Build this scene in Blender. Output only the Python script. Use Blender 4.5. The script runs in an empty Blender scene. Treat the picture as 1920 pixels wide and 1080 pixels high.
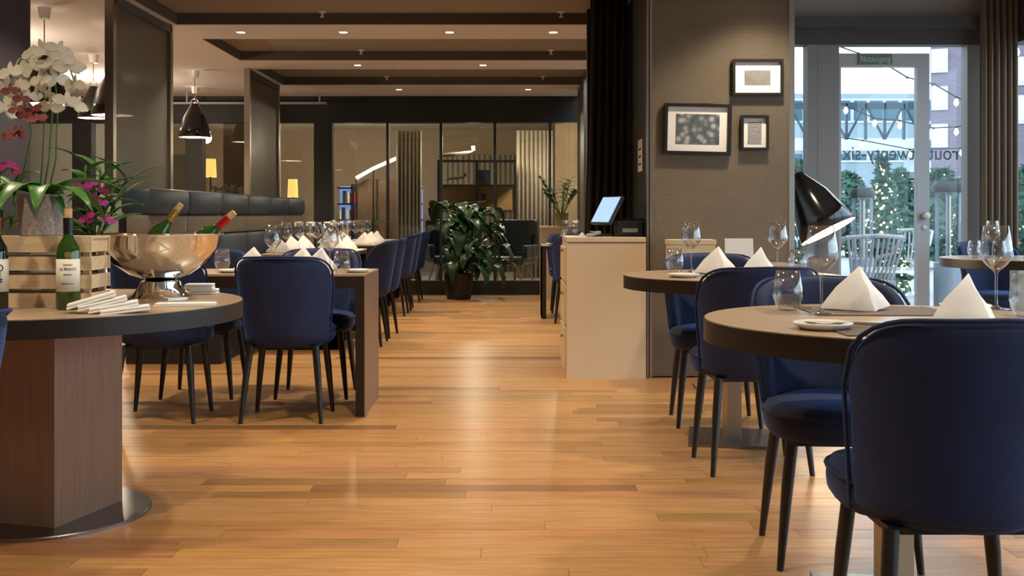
import bpy, bmesh, math, random
from mathutils import Vector, Matrix
random.seed(7)
PI = math.pi
S = bpy.context.scene
C = S.collection
# ------------------------------------------------------------------ camera
F, YH, CAM = 2000.0, 402.0, 1.054
cd = bpy.data.cameras.new('camera'); cam = bpy.data.objects.new('camera', cd); C.objects.link(cam)
cam.location = (0, 0, CAM); cam.rotation_euler = (PI/2, 0, 0)
cd.sensor_width = 36; cd.lens = 36*F/1920; cd.shift_y = (YH-540)/1920; cd.clip_end = 400
S.camera = cam
S.view_settings.view_transform = 'Standard'; S.view_settings.look = 'None'
S.view_settings.exposure = 1.0; S.view_settings.gamma = 1; S.view_settings.use_curve_mapping = False
# ------------------------------------------------------------------ sky and lamps
W = bpy.data.worlds.new('sky'); S.world = W; W.use_nodes = True
bg = W.node_tree.nodes['Background']; bg.inputs[0].default_value = (.72, .86, 1, 1); bg.inputs[1].default_value = 1.85
WARM = (1, .84, .63)
def spot(x, y, z, e, ang=120, blend=.8, r=.06, col=WARM):
    l = bpy.data.lights.new('downlight_or_fill_lamp', 'SPOT'); l.energy = e; l.color = col; l.spot_size = math.radians(ang); l.spot_blend = blend
    l.shadow_soft_size = r
    o = bpy.data.objects.new('downlight_or_fill_lamp', l); C.objects.link(o); o.location = (x, y, z); return o
def point(x, y, z, e, r=.08, col=WARM):
    l = bpy.data.lights.new('bulb', 'POINT'); l.energy = e; l.color = col; l.shadow_soft_size = r  # serves lamp bulbs as well as bare points without a fixture
    o = bpy.data.objects.new('bulb', l); C.objects.link(o); o.location = (x, y, z); return o
DL = [(x, y) for y in (.6, 2.6, 4.6, 6.4) for x in (-2.3, -.5, 1.6)] + [(-2.3, 9.4-.35), (-1.43, 9.05), (-.53, 9.05), (.35, 9.05), (-1.6, 11.05), (-.3, 11.05), (-1.4, 13.2), (.2, 13.2)]  # the near grid is out of view, added to light the room
for (x, y) in DL: spot(x, y, 2.585, 66)
for (x, y) in ((-4.6, 9), (-4.6, 12)): point(x, y, 2.2, 25)  # bare point lamps with no fixture, over the left area
# ------------------------------------------------------------------ helpers
def G(y, z=0): return (CAM-z)*F/(y-YH)                       # depth of a point of height z seen at row y
def PX(x, d): return (x-960)*d/F
def PZ(y, d): return CAM-(y-YH)*d/F
def mat(name, col, rough=.5, metal=0, bump=0, bscale=200, var=0, vscale=5, stretch=(1,1,1), coat=0, sheen=0, emit=None, es=1, trans=0, spec=.5):
    m = bpy.data.materials.new(name); m.use_nodes = True; n = m.node_tree; b = n.nodes['Principled BSDF']
    b.inputs['Base Color'].default_value = (*col, 1); b.inputs['Roughness'].default_value = rough; b.inputs['Metallic'].default_value = metal
    b.inputs['Coat Weight'].default_value = coat; b.inputs['Specular IOR Level'].default_value = spec
    if sheen: b.inputs['Sheen Weight'].default_value = sheen; b.inputs['Sheen Roughness'].default_value = .35; b.inputs['Sheen Tint'].default_value = (.12,.33,1,1)
    if emit: b.inputs['Emission Color'].default_value = (*emit, 1); b.inputs['Emission Strength'].default_value = es
    tc = n.nodes.new('ShaderNodeTexCoord'); mp = n.nodes.new('ShaderNodeMapping'); mp.inputs['Scale'].default_value = stretch
    n.links.new(tc.outputs['Object'], mp.inputs[0])
    if var:
        t = n.nodes.new('ShaderNodeTexNoise'); t.inputs['Scale'].default_value = vscale; t.inputs['Detail'].default_value = 5
        r = n.nodes.new('ShaderNodeValToRGB'); r.color_ramp.elements[0].position = .3; r.color_ramp.elements[1].position = .7
        r.color_ramp.elements[0].color = (*[c*(1-var) for c in col], 1); r.color_ramp.elements[1].color = (*[min(1, c*(1+var)) for c in col], 1)
        n.links.new(mp.outputs[0], t.inputs['Vector']); n.links.new(t.outputs['Fac'], r.inputs[0]); n.links.new(r.outputs[0], b.inputs['Base Color'])
    if bump:
        t = n.nodes.new('ShaderNodeTexNoise'); t.inputs['Scale'].default_value = bscale; u = n.nodes.new('ShaderNodeBump'); u.inputs['Strength'].default_value = bump; u.inputs['Distance'].default_value = .004
        n.links.new(mp.outputs[0], t.inputs['Vector']); n.links.new(t.outputs['Fac'], u.inputs['Height']); n.links.new(u.outputs[0], b.inputs['Normal'])
    return m
def glassmat(name, tint=(1,1,1), refl=.12, rough=0.0, ior=1.45):
    m = bpy.data.materials.new(name); m.use_nodes = True; n = m.node_tree; n.nodes.clear()
    o = n.nodes.new('ShaderNodeOutputMaterial'); mx = n.nodes.new('ShaderNodeMixShader'); t = n.nodes.new('ShaderNodeBsdfTransparent'); g = n.nodes.new('ShaderNodeBsdfGlossy')
    t.inputs[0].default_value = (*tint, 1); g.inputs['Roughness'].default_value = rough
    lw = n.nodes.new('ShaderNodeLayerWeight'); lw.inputs[0].default_value = .5
    mr = n.nodes.new('ShaderNodeMapRange'); mr.inputs[3].default_value = refl*.35; mr.inputs[4].default_value = min(1, refl*5)
    pw = n.nodes.new('ShaderNodeMath'); pw.operation = 'POWER'; pw.inputs[1].default_value = 2.5
    n.links.new(lw.outputs['Facing'], pw.inputs[0]); n.links.new(pw.outputs[0], mr.inputs[0]); n.links.new(mr.outputs[0], mx.inputs[0])
    n.links.new(t.outputs[0], mx.inputs[1]); n.links.new(g.outputs[0], mx.inputs[2]); n.links.new(mx.outputs[0], o.inputs[0]); return m
def bx(bm, x0, x1, y0, y1, z0, z1):
    v = [bm.verts.new(p) for p in ((x0,y0,z0),(x1,y0,z0),(x1,y1,z0),(x0,y1,z0),(x0,y0,z1),(x1,y0,z1),(x1,y1,z1),(x0,y1,z1))]
    for f in ((3,2,1,0),(4,5,6,7),(0,1,5,4),(1,2,6,5),(2,3,7,6),(3,0,4,7)): bm.faces.new([v[i] for i in f])
    return bm
def lathe(bm, prof, seg=24, c=(0,0,0), close=False):
    rings = []
    for r, z in prof:
        if r < 1e-6: rings.append([bm.verts.new((c[0], c[1], c[2]+z))])
        else: rings.append([bm.verts.new((c[0]+r*math.cos(2*PI*k/seg), c[1]+r*math.sin(2*PI*k/seg), c[2]+z)) for k in range(seg)])
    pr = list(zip(rings, rings[1:])) + ([(rings[-1], rings[0])] if close else [])
    for a, b in pr:
        for k in range(seg):
            k2 = (k+1) % seg
            if len(a) == 1 and len(b) == 1: continue
            if len(a) == 1: bm.faces.new((a[0], b[k2], b[k]))
            elif len(b) == 1: bm.faces.new((a[k], a[k2], b[0]))
            else: bm.faces.new((a[k], a[k2], b[k2], b[k]))
    return bm
def tube(bm, pts, r, seg=8, cap=True, closed=False):
    pts = [Vector(p) for p in pts]; n = len(pts); rs = r if isinstance(r, (list, tuple)) else [r]*n; rings = []
    up = None
    for i, p in enumerate(pts):
        t = (pts[(i+1) % n]-pts[i-1]) if closed else (pts[min(i+1, n-1)]-pts[max(i-1, 0)])
        t.normalize()
        if up is None: up = Vector((0,0,1)) if abs(t.z) < .9 else Vector((1,0,0))
        s = t.cross(up).normalized(); up = s.cross(t).normalized()
        rings.append([bm.verts.new(p+(s*math.cos(2*PI*k/seg)+up*math.sin(2*PI*k/seg))*rs[i]) for k in range(seg)])
    pr = list(zip(rings, rings[1:])) + ([(rings[-1], rings[0])] if closed else [])
    for a, b in pr:
        for k in range(seg): bm.faces.new((a[k], a[(k+1) % seg], b[(k+1) % seg], b[k]))
    if cap and not closed: bm.faces.new(rings[0][::-1]); bm.faces.new(rings[-1])
    return bm
def B(): return bmesh.new()
def mk(name, bm, m, parent=None, loc=None, rot=None, label=None, cat=None, group=None, kind=None, smooth=False, bev=0, sub=0, solid=0):
    me = bpy.data.meshes.new(name)
    bmesh.ops.recalc_face_normals(bm, faces=bm.faces[:]); bm.to_mesh(me); bm.free()
    o = bpy.data.objects.new(name, me); C.objects.link(o); me.materials.append(m)
    if bev or sub or solid:
        if solid: k = o.modifiers.new('s', 'SOLIDIFY'); k.thickness = solid; k.offset = -1
        if bev: k = o.modifiers.new('b', 'BEVEL'); k.width = bev; k.segments = 2; k.limit_method = 'ANGLE'
        if sub: k = o.modifiers.new('u', 'SUBSURF'); k.levels = sub; k.render_levels = sub
        dg = bpy.context.evaluated_depsgraph_get(); nm = bpy.data.meshes.new_from_object(o.evaluated_get(dg)); o.modifiers.clear(); o.data = nm; nm.name = name
    if smooth: 
        for p in o.data.polygons: p.use_smooth = True
        if smooth == 2: o.data.set_sharp_from_angle(angle=.7)
    if parent: o.parent = parent
    if loc: o.location = loc
    if rot: o.rotation_euler = rot
    tag(o, label, cat, group, kind); return o
def tag(o, label=None, cat=None, group=None, kind=None):
    for k, v in (('label', label), ('category', cat), ('group', group), ('kind', kind)):
        if v: o[k] = v
    return o
def empty(name, loc=(0,0,0), rz=0, **k):
    o = bpy.data.objects.new(name, None); C.objects.link(o); o.location = loc; o.rotation_euler = (0,0,rz); o.empty_display_size = .05; return tag(o, **k)
def dup(o, loc=None, rz=None, parent=None, **k):
    c = o.copy(); C.objects.link(c)
    if parent is not None: c.parent = parent
    if loc is not None: c.location = loc
    if rz is not None: c.rotation_euler = (0,0,rz)
    for ch in [q for q in bpy.data.objects if q.parent == o]: dup(ch, parent=c)
    return tag(c, **k)
def box(name, m, x0, x1, y0, y1, z0, z1, parent=None, bev=0, **k):
    cx, cy = (x0+x1)/2, (y0+y1)/2
    bm = bx(B(), x0-cx, x1-cx, y0-cy, y1-cy, 0, z1-z0)
    return mk(name, bm, m, parent, loc=(cx, cy, z0), bev=bev, **k)
def textmesh(s, size, m, name, parent=None, wrap=0, mirror=False, width=None):
    cu = bpy.data.curves.new('t', 'FONT'); cu.body = s; cu.size = size; cu.align_x = 'CENTER'; cu.align_y = 'CENTER'; cu.extrude = .0004
    o = bpy.data.objects.new('t', cu); C.objects.link(o); dg = bpy.context.evaluated_depsgraph_get(); me = bpy.data.meshes.new_from_object(o.evaluated_get(dg)); bpy.data.objects.remove(o)
    w = max(v.co.x for v in me.vertices)-min(v.co.x for v in me.vertices); k = width/w if width else 1
    for v in me.vertices:
        x, y, z = v.co.x*k*(-1 if mirror else 1), v.co.y, v.co.z
        if wrap: a = x/wrap; v.co = ((wrap+z)*math.sin(a), -(wrap+z)*math.cos(a), y)
        else: v.co = (x, -z, y)
    me.materials.clear(); me.materials.append(m); t = bpy.data.objects.new(name, me); C.objects.link(t); t.parent = parent; return t
# ------------------------------------------------------------------ materials
def woodmat(name, c1, c2, rough=.35, sc=(1, 14, 14), tint=False, coat=0, dark=None):
    m = bpy.data.materials.new(name); m.use_nodes = True; n = m.node_tree; b = n.nodes['Principled BSDF']; b.inputs['Roughness'].default_value = rough; b.inputs['Coat Weight'].default_value = coat; b.inputs['Coat Roughness'].default_value = .22
    tc = n.nodes.new('ShaderNodeTexCoord'); mp = n.nodes.new('ShaderNodeMapping'); mp.inputs['Scale'].default_value = sc
    t = n.nodes.new('ShaderNodeTexNoise'); t.inputs['Scale'].default_value = 3; t.inputs['Detail'].default_value = 8; t.inputs['Roughness'].default_value = .65
    r = n.nodes.new('ShaderNodeValToRGB'); r.color_ramp.elements[0].position = .3; r.color_ramp.elements[1].position = .68
    r.color_ramp.elements[0].color = (*c1, 1); r.color_ramp.elements[1].color = (*c2, 1)
    n.links.new(tc.outputs['Object'], mp.inputs[0]); n.links.new(mp.outputs[0], t.inputs['Vector']); n.links.new(t.outputs['Fac'], r.inputs[0])
    out = r.outputs[0]
    if tint:
        a = n.nodes.new('ShaderNodeAttribute'); a.attribute_name = 'tint'; mx = n.nodes.new('ShaderNodeMix'); mx.data_type = 'RGBA'; mx.blend_type = 'MULTIPLY'; mx.inputs[0].default_value = 1
        n.links.new(out, mx.inputs[6]); n.links.new(a.outputs['Color'], mx.inputs[7]); out = mx.outputs[2]
        ad = n.nodes.new('ShaderNodeVectorMath'); ad.operation = 'ADD'; sc2 = n.nodes.new('ShaderNodeVectorMath'); sc2.operation = 'SCALE'; sc2.inputs['Scale'].default_value = 37
        n.links.new(a.outputs['Color'], sc2.inputs[0]); n.links.new(mp.outputs[0], ad.inputs[0]); n.links.new(sc2.outputs[0], ad.inputs[1]); n.links.new(ad.outputs[0], t.inputs['Vector'])
    n.links.new(out, b.inputs['Base Color'])
    return m
def meshmat(name, c1, c2, pitch, alpha=1.0):
    # perforated metal cloth: staggered slots, fine relief; optionally the holes let some light through
    m = bpy.data.materials.new(name); m.use_nodes = True; n = m.node_tree; b = n.nodes['Principled BSDF']; b.inputs['Metallic'].default_value = .55; b.inputs['Roughness'].default_value = .42
    tc = n.nodes.new('ShaderNodeTexCoord'); mp = n.nodes.new('ShaderNodeMapping'); mp.inputs['Scale'].default_value = (1/pitch,)*3
    br = n.nodes.new('ShaderNodeTexBrick'); br.inputs['Scale'].default_value = 1; br.inputs['Mortar Size'].default_value = .16; br.inputs['Mortar Smooth'].default_value = .4
    br.inputs['Brick Width'].default_value = 1; br.inputs['Row Height'].default_value = .55
    for k, c in ((1, c1), (2, c1), (3, c2)): br.inputs[k].default_value = (*c, 1)
    sx = n.nodes.new('ShaderNodeSeparateXYZ'); cx = n.nodes.new('ShaderNodeCombineXYZ'); ad = n.nodes.new('ShaderNodeMath'); ad.operation = 'ADD'
    n.links.new(tc.outputs['Object'], mp.inputs[0]); n.links.new(mp.outputs[0], sx.inputs[0]); n.links.new(sx.outputs[0], ad.inputs[0]); n.links.new(sx.outputs[1], ad.inputs[1])
    n.links.new(ad.outputs[0], cx.inputs[0]); n.links.new(sx.outputs[2], cx.inputs[1]); n.links.new(cx.outputs[0], br.inputs['Vector'])
    n.links.new(br.outputs['Color'], b.inputs['Base Color'])
    u = n.nodes.new('ShaderNodeBump'); u.inputs['Strength'].default_value = .5; u.inputs['Distance'].default_value = .003; u.invert = True
    n.links.new(br.outputs['Fac'], u.inputs['Height']); n.links.new(u.outputs[0], b.inputs['Normal'])
    if alpha < 1:
        b.inputs['Alpha'].default_value = alpha
    return m
M = dict(
 plank=woodmat('floor oak', (.34,.165,.055), (.56,.305,.12), .33, (1.2, 16, 16), True, .08),
 joint=mat('floor joint', (.09,.04,.015), .7),
 top=woodmat('table oak top', (.33,.23,.145), (.46,.335,.22), .3, (2, 26, 26)),
 edge=woodmat('dark table edge', (.010,.0065,.004), (.022,.014,.009), .42, (3, 3, 30)),
 veneer=woodmat('brown veneer', (.20,.115,.07), (.30,.185,.125), .4, (40, 40, 1)),
 velvet=mat('navy velvet', (.004,.014,.062), .75, bump=.1, bscale=500, sheen=.34, var=.3, vscale=6),
 leg=mat('black leg', (.012,.010,.009), .38),
 leather=mat('dark blue leather', (.028,.042,.06), .42, bump=.15, bscale=120),
 tweed=mat('grey brown tweed', (.19,.155,.115), .95, bump=.5, bscale=260, var=.35, vscale=160),
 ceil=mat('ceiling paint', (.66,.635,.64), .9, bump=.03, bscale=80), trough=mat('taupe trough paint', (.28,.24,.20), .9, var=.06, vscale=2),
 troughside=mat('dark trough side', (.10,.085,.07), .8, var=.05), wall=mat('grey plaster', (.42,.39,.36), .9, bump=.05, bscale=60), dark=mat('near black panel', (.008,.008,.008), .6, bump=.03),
 purple=mat('aubergine grey paint', (.045,.037,.047), .85, bump=.05), steel=mat('brushed steel', (.42,.37,.31), .32, 1, bump=.03, bscale=60, stretch=(1,1,.05)),
 steelplate=mat('brushed base plate', (.30,.29,.28), .3, 1, bump=.02), chrome=mat('polished chrome', (.86,.84,.80), .03, 1, bump=.02, bscale=3),
 mesh=meshmat('perforated bronze cloth', (.40,.32,.22), (.045,.034,.024), .0125), screen=meshmat('perforated screen', (.36,.315,.255), (.06,.05,.04), .011, .9),
 cream=mat('cream lacquer', (.66,.52,.34), .45, var=.03, vscale=3), white=mat('white ceramic', (.85,.83,.78), .12, coat=.4), linen=mat('white linen', (.82,.80,.76), .9, bump=.2, bscale=700),
 silver=mat('cutlery silver', (.75,.74,.72), .14, 1, bump=.01), glass=glassmat('drinking glass', (.95,.96,.97), .3), pane=glassmat('window pane', (.93,.96,.97), .07),
 wallpane=glassmat('partition pane', (.62,.64,.63), .10), matp=mat('brown leather placemat', (.11,.075,.05), .55, bump=.2, bscale=250), frame=mat('black picture frame', (.012,.010,.008), .35, bump=.02),
 passe=mat('white mount board', (.78,.76,.73), .9, bump=.02), curtain=mat('dark brown drape', (.022,.015,.011), .9, bump=.2, bscale=300), curtain2=mat('taupe drape', (.22,.175,.125), .9, bump=.2, bscale=300),
 sheer=mat('beige drape', (.42,.36,.28), .9, bump=.2, bscale=200), grey=mat('grey window frame', (.29,.285,.28), .45, bump=.02), greyd=mat('dark window header', (.085,.082,.082), .5, bump=.02), doorf=mat('pale door frame', (.50,.53,.56), .4, bump=.02),
 leaf=mat('green leaf', (.05,.17,.025), .38, var=.3, vscale=9), leafd=mat('dark monstera leaf', (.016,.06,.018), .35, var=.3, vscale=6), stem=mat('plant stem', (.10,.17,.04), .5, var=.2), stemd=mat('dark stem', (.06,.05,.02), .6, var=.2),
 petal=mat('white orchid petal', (.86,.83,.68), .6, var=.06, vscale=40), lip=mat('yellow orchid lip', (.75,.48,.08), .6, var=.2, vscale=60), rust=mat('rust orchid petal', (.24,.05,.035), .6, var=.6, vscale=70), mag=mat('magenta orchid petal', (.50,.05,.27), .55, var=.5, vscale=50),
 stone=mat('speckled stone pot', (.33,.28,.25), .7, bump=.3, bscale=150, var=.3, vscale=120), crate=woodmat('pale pine', (.60,.42,.24), (.74,.57,.36), .6, (2, 20, 20)), soil=mat('soil', (.03,.02,.012), .95, bump=.5),
 green=mat('green bottle glass', (.02,.07,.006), .04, coat=.6, var=.1), darkb=mat('dark bottle glass', (.008,.010,.006), .05, coat=.6, var=.1), paper=mat('cream paper label', (.80,.75,.64), .8, bump=.03), ink=mat('dark ink', (.03,.025,.03), .8, var=.1), cork=mat('cork', (.62,.40,.19), .85, var=.25, vscale=120), redfoil=mat('red foil', (.50,.02,.025), .3, .4, bump=.05), gold=mat('gold foil', (.65,.42,.12), .3, .8, bump=.05), blackfoil=mat('black foil', (.01,.01,.01), .3, bump=.03),
 black=mat('gloss black', (.006,.006,.006), .12, coat=.6, bump=.005, bscale=5), mblack=mat('matt black', (.012,.012,.013), .5, bump=.02), lampin=mat('white shade lining', (.9,.86,.75), .6, emit=(1,.85,.6), es=2.2), bulbm=mat('lit bulb', (1,.9,.7), .4, emit=(1,.82,.5), es=8), lampshade=mat('lit yellow shade', (.9,.65,.25), .8, emit=(1,.62,.16), es=1.3), tvscreen=mat('lit pos screen', (.1,.15,.25), .2, emit=(.25,.38,.62), es=.9),
 copper=mat('pink cord', (.50,.2,.15), .5, bump=.05), olive=mat('olive pot', (.13,.12,.04), .5, var=.1), potb=mat('black planter', (.012,.012,.012), .4, bump=.03), red=mat('red card', (.6,.03,.03), .5, bump=.02), menu=mat('menu card', (.78,.76,.72), .7, bump=.02), kraft=mat('pale wood box', (.68,.55,.33), .6, var=.1),
 lobbywall=mat('beige lobby wall', (.42,.31,.20), .9, var=.05), lobbybrown=mat('brown panel', (.15,.09,.055), .6, var=.1), lobbywhite=mat('pale lobby ceiling', (.62,.55,.45), .9, bump=.02), strip=mat('glowing handrail', (1,.85,.5), .5, emit=(1,.78,.42), es=3), bluelit=mat('backlit blue panel', (.3,.4,.7), .5, emit=(.25,.4,.85), es=.8), orange=mat('amber panel', (.62,.36,.13), .6, var=.15),
 terr=mat('terrace paving', (.36,.36,.36), .8, var=.1, bump=.1), brick=mat('mauve brickwork', (.19,.16,.20), .85, var=.15, vscale=3, stretch=(1,1,6)), bwhite=mat('pale building', (.62,.70,.74), .7, var=.05), bpale=mat('grey blue cladding', (.26,.34,.38), .8, var=.05), bglass=mat('teal glazing', (.03,.12,.16), .35, var=.2, vscale=.6), bwin=mat('bright window', (.75,.80,.82), .2, var=.1), bdark=mat('dark glazing', (.08,.12,.16), .15, var=.2), truss=mat('steel truss', (.04,.07,.09), .6, bump=.02), patio=mat('grey teak', (.36,.36,.38), .8, var=.2, stretch=(1,1,.1), vscale=20), heater=mat('grey heater', (.20,.23,.27), .5, bump=.02), hut=mat('hut boards', (.42,.24,.12), .8, var=.2), fir=mat('fir green', (.05,.13,.09), .8, var=.3, vscale=10), greentext=mat('exit sign green', (.16,.25,.21), .5, bump=.02), signt=mat('pale sign letters', (.62,.68,.64), .5, bump=.01), glasst=mat('grey glass lettering', (.16,.2,.25), .6, bump=.01), art1=mat('grey art print', (.25,.26,.26), .6, var=.9, vscale=38), art2=mat('grey fog print', (.20,.195,.18), .6, var=.25, vscale=14), art3=mat('swirl print', (.28,.28,.27), .6, var=.95, vscale=70))
def artmat(m, kind, cols):
    n = m.node_tree; b = n.nodes['Principled BSDF']
    for l in list(b.inputs['Base Color'].links): n.links.remove(l)
    tc = n.nodes.new('ShaderNodeTexCoord'); r_ = n.nodes.new('ShaderNodeValToRGB')
    if kind == 'leaves':
        t = n.nodes.new('ShaderNodeTexVoronoi'); t.inputs['Scale'].default_value = 24; t.inputs['Randomness'].default_value = 1; out = t.outputs['Distance']
    else:
        t = n.nodes.new('ShaderNodeTexWave'); t.wave_type = 'RINGS'; t.rings_direction = 'Y'; t.inputs['Scale'].default_value = 30; t.inputs['Distortion'].default_value = 4; t.inputs['Detail Scale'].default_value = 1.2; out = t.outputs['Fac']
    n.links.new(tc.outputs['Object'], t.inputs['Vector']); n.links.new(out, r_.inputs[0]); e = r_.color_ramp.elements
    while len(e) < len(cols): e.new(.5)
    for i, (p, c) in enumerate(cols): e[i].position = p; e[i].color = (*c, 1)
    n.links.new(r_.outputs[0], b.inputs['Base Color'])
artmat(M['art1'], 'leaves', [(0, (.50,.49,.46)), (.3, (.30,.29,.27)), (.55, (.09,.12,.14)), (1, (.05,.05,.05))]); artmat(M['art3'], 'rings', [(.3, (.05,.05,.055)), (.6, (.48,.47,.46))])
# ------------------------------------------------------------------ floor: planks run across the view
fl = box('floor', M['joint'], -6.6, 1.9, -1.6, 20, -.05, -.004, kind='structure')
fl2 = box('floor', M['joint'], 1.9, 3.98, -1.6, 8.6, -.05, -.004, kind='structure')
PW = .098
planks = []
y = 2.0
row = 0
while y < 14.1:
    xmax = 3.95 if y < 8.5 else 1.9
    x = -6.4 - random.random()*1.5
    while x < xmax:
        L = random.choice((.7, .95, 1.25, 1.6, 1.9)); x1 = min(x+L, xmax)
        if x1 > -6.4 and x1-max(x, -6.4) > .05: planks.append((max(x, -6.4), x1, y, y+PW))
        x += L
    y += PW
def tintcol():
    k = random.gauss(1, .115); return (k, k*random.gauss(1, .025)*.985, k*random.gauss(.97, .04), 1)
def plankmesh(lst, name, ox=0, oy=0):
    bm = B(); cl = bm.loops.layers.color.new('tint')
    for (x0, x1, y0, y1) in lst:
        n0 = len(bm.faces); g = .0007
        bx(bm, x0+g-ox, x1-g-ox, y0+g-oy, y1-g-oy, -.006, random.uniform(-.0004, .0003)); bm.faces.ensure_lookup_table(); t = tintcol()
        for f in bm.faces[n0:]:
            for l in f.loops: l[cl] = t
    return bm
def seen(p):  # how large the plank shows
    d = max(p[2], 2.2); xa = max(960+p[0]*F/d, 0); xb = min(960+p[1]*F/d, 1920)
    vis = max(0, xb-xa)*(PW*CAM*F/d/d); return vis if p[2] > 2.9 else vis*.01
planks.sort(key=seen, reverse=True)
for p in planks[:290]:
    cx, cy = (p[0]+p[1])/2, (p[2]+p[3])/2
    o = mk('plank', plankmesh([p], 'plank', cx, cy), M['plank'], fl, loc=(cx-fl.location.x, cy-fl.location.y, -fl.location.z))
mk('plank_field', plankmesh(planks[290:], 'plank_field'), M['plank'], fl, loc=tuple(-fl.location), kind='stuff')
# ------------------------------------------------------------------ ceiling with three troughs
CZ, XL, XR = 2.6, -2.73, .86
TR = [(5.2, 8.69), (9.40, 10.70), (11.37, 12.72)]
ce = empty('ceiling'); tag(ce, kind='structure')
def cpiece(n, m, *a): return box(n, m, *a, parent=ce)
cpiece('ceiling_panel', M['ceil'], -6.6, XL, -1.6, 14, CZ, CZ+.2)
ys = [-1.6] + [v for t in TR for v in t] + [14.0]
for i in range(0, len(ys), 2): cpiece('ceiling_panel', M['ceil'], XL, XR, ys[i], ys[i+1], CZ, CZ+.2)
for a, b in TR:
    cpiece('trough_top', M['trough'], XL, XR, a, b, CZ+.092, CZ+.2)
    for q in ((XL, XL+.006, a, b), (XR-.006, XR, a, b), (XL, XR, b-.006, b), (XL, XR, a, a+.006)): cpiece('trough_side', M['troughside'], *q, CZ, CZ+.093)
cpiece('ceiling_panel', M['wall'], XR, 4.1, -1.6, 8.7, 3.05, 3.2)
box('trim_1', M['wall'], XR, XR+.05, -1.6, 6.86, CZ, 3.05, kind='structure')
def hang(name, prof, m, x, y, z, lab, cat, grp):
    o = mk(name, lathe(B(), prof, 16), m, loc=(x, y, z), smooth=2, label=lab, cat=cat, group=grp); return o
for (px, py, t) in ((604,30,0),(1052,30,0),(677,103,1),(1033,103,1),(725,150,2),(1018,150,2)):
    d = (CZ+.092-CAM)*F/(YH-py); d = min(max(d, TR[t][0]+.1), TR[t][1]-.06)
    o = empty('sprinkler', (PX(px, d), d, CZ+.092), label=('white fire sprinkler in the first ceiling trough', 'white fire sprinkler in the middle ceiling trough', 'white fire sprinkler in the ceiling trough by the glass partition')[t]+(', towards the banquette' if px < 900 else ', towards the curtain'), cat='sprinkler', group='ceiling sprinklers')
    mk('rosette', lathe(B(), [(0,0),(.034,0),(.03,-.008),(0,-.01)], 14), M['white'], o, smooth=2)
    mk('nozzle', lathe(B(), [(.008,-.008),(.008,-.035),(.018,-.04),(.018,-.044),(0,-.046)], 12), M['white'], o, smooth=2)
for px in (587, 1063):
    d = 11.42; hang('smoke_detector', [(0,0),(.055,0),(.055,-.02),(.03,-.045),(0,-.048)], M['white'], PX(px, d), d, CZ+.09, 'round white smoke detector on the ceiling', 'detector', 'ceiling smoke detectors')
for (x, y) in DL:  # fixtures are also drawn at the added spots out of view
    tr = any(a < y < b for a, b in TR) and XL < x < XR
    o = empty('downlight', (x, y, CZ+(.092 if tr else 0)), label='small round recessed downlight in the ceiling', cat='downlight', group='recessed downlights')
    mk('ring', lathe(B(), [(.035,.0),(.052,.0),(.052,-.006),(.035,-.003)], 20, close=True), M['white'], o); mk('lens', lathe(B(), [(0,-.001),(.035,-.001)], 20), M['bulbm'], o)
# ------------------------------------------------------------------ walls
box('wall_left', M['wall'], -6.7, -6.6, -1.6, 20, 0, 3.2, kind='structure'); box('wall_behind', M['wall'], -6.6, 4.1, -1.7, -1.6, 0, 3.2, kind='structure')
box('wall_partition', M['wall'], 1.85, 1.95, 8.6, 20, 0, 3.2, kind='structure'); box('wall_alcove', M['dark'], .60, 1.85, 8.5, 8.6, 0, 3.2, kind='structure')
box('wall_pillar', M['purple'], -3.7, PX(57, 6.7), 6, 6.7, 0, CZ, kind='structure')
# perforated column with steel edges
D0 = 6.88
co = empty('wall_column', (0,0,0)); tag(co, kind='structure')
xa, xb = PX(1213, D0), PX(1490, D0)
box('core', M['dark'], xa+.02, xb-.02, D0+.02, 8.45, 0, 3.05, co); box('mesh_panel', M['mesh'], xa+.03, xb-.035, D0+.006, D0+.02, .01, 3.05, co)
for q in ((xa, xa+.012), (xa+.018, xa+.034), (xb-.036, xb)): box('edge_trim', M['steel'], q[0], q[1], D0, D0+.03, 0, 3.05, co)
box('side_cladding', M['dark'], xa, xa+.02, D0+.03, 8.4, 0, 3.05, co); box('side_cladding', M['steel'], xb-.02, xb, D0+.03, 8.45, 0, 3.05, co)
# back partition of glass with black header
BW = 14.0
bw = empty('wall_back', (0,0,0)); tag(bw, kind='structure')
def bp(n, m, *a): return box(n, m, *a, parent=bw)
zt = PZ(230, BW)
bp('header', M['dark'], -6.6, 1.85, BW-.05, BW+.15, zt, 3.2); bp('sill', M['dark'], PX(590,BW), 1.85, BW-.04, BW+.1, 0, PZ(526, BW))
bp('rail', M['mblack'], PX(590,BW), 1.85, BW-.04, BW+.0, PZ(190,BW)-.02, PZ(190,BW))
mull = [590, 727, 827, 928, 1031, 1120]
for a, b in zip(mull, mull[1:]):
    bp('pane', M['wallpane'], PX(a, BW)+.015, PX(b, BW)-.015, BW+.02, BW+.03, PZ(526, BW), zt)
for x in mull[1:]: bp('mullion', M['mblack'], PX(x, BW)-.018, PX(x, BW)+.018, BW-.02, BW+.06, PZ(526, BW), zt)
bp('post', M['dark'], PX(590,BW), PX(624,BW), BW-.06, BW+.1, 0, zt)
for a, b in ((-6.6, PX(350, BW)), (PX(382,BW), PX(522,BW)), (PX(526,BW), PX(588, BW))): bp('pane', M['wallpane'], a, b, BW+.02, BW+.03, 0, zt)
bp('post', M['dark'], PX(350,BW), PX(382,BW), BW-.06, BW+.1, 0, zt); bp('post', M['dark'], -5.75, -5.5, BW-.06, BW+.1, 0, zt)
tr = empty('curtain_rail', (0,0,0), label='slim grey rail hanging under the black header', cat='rail')
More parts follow.
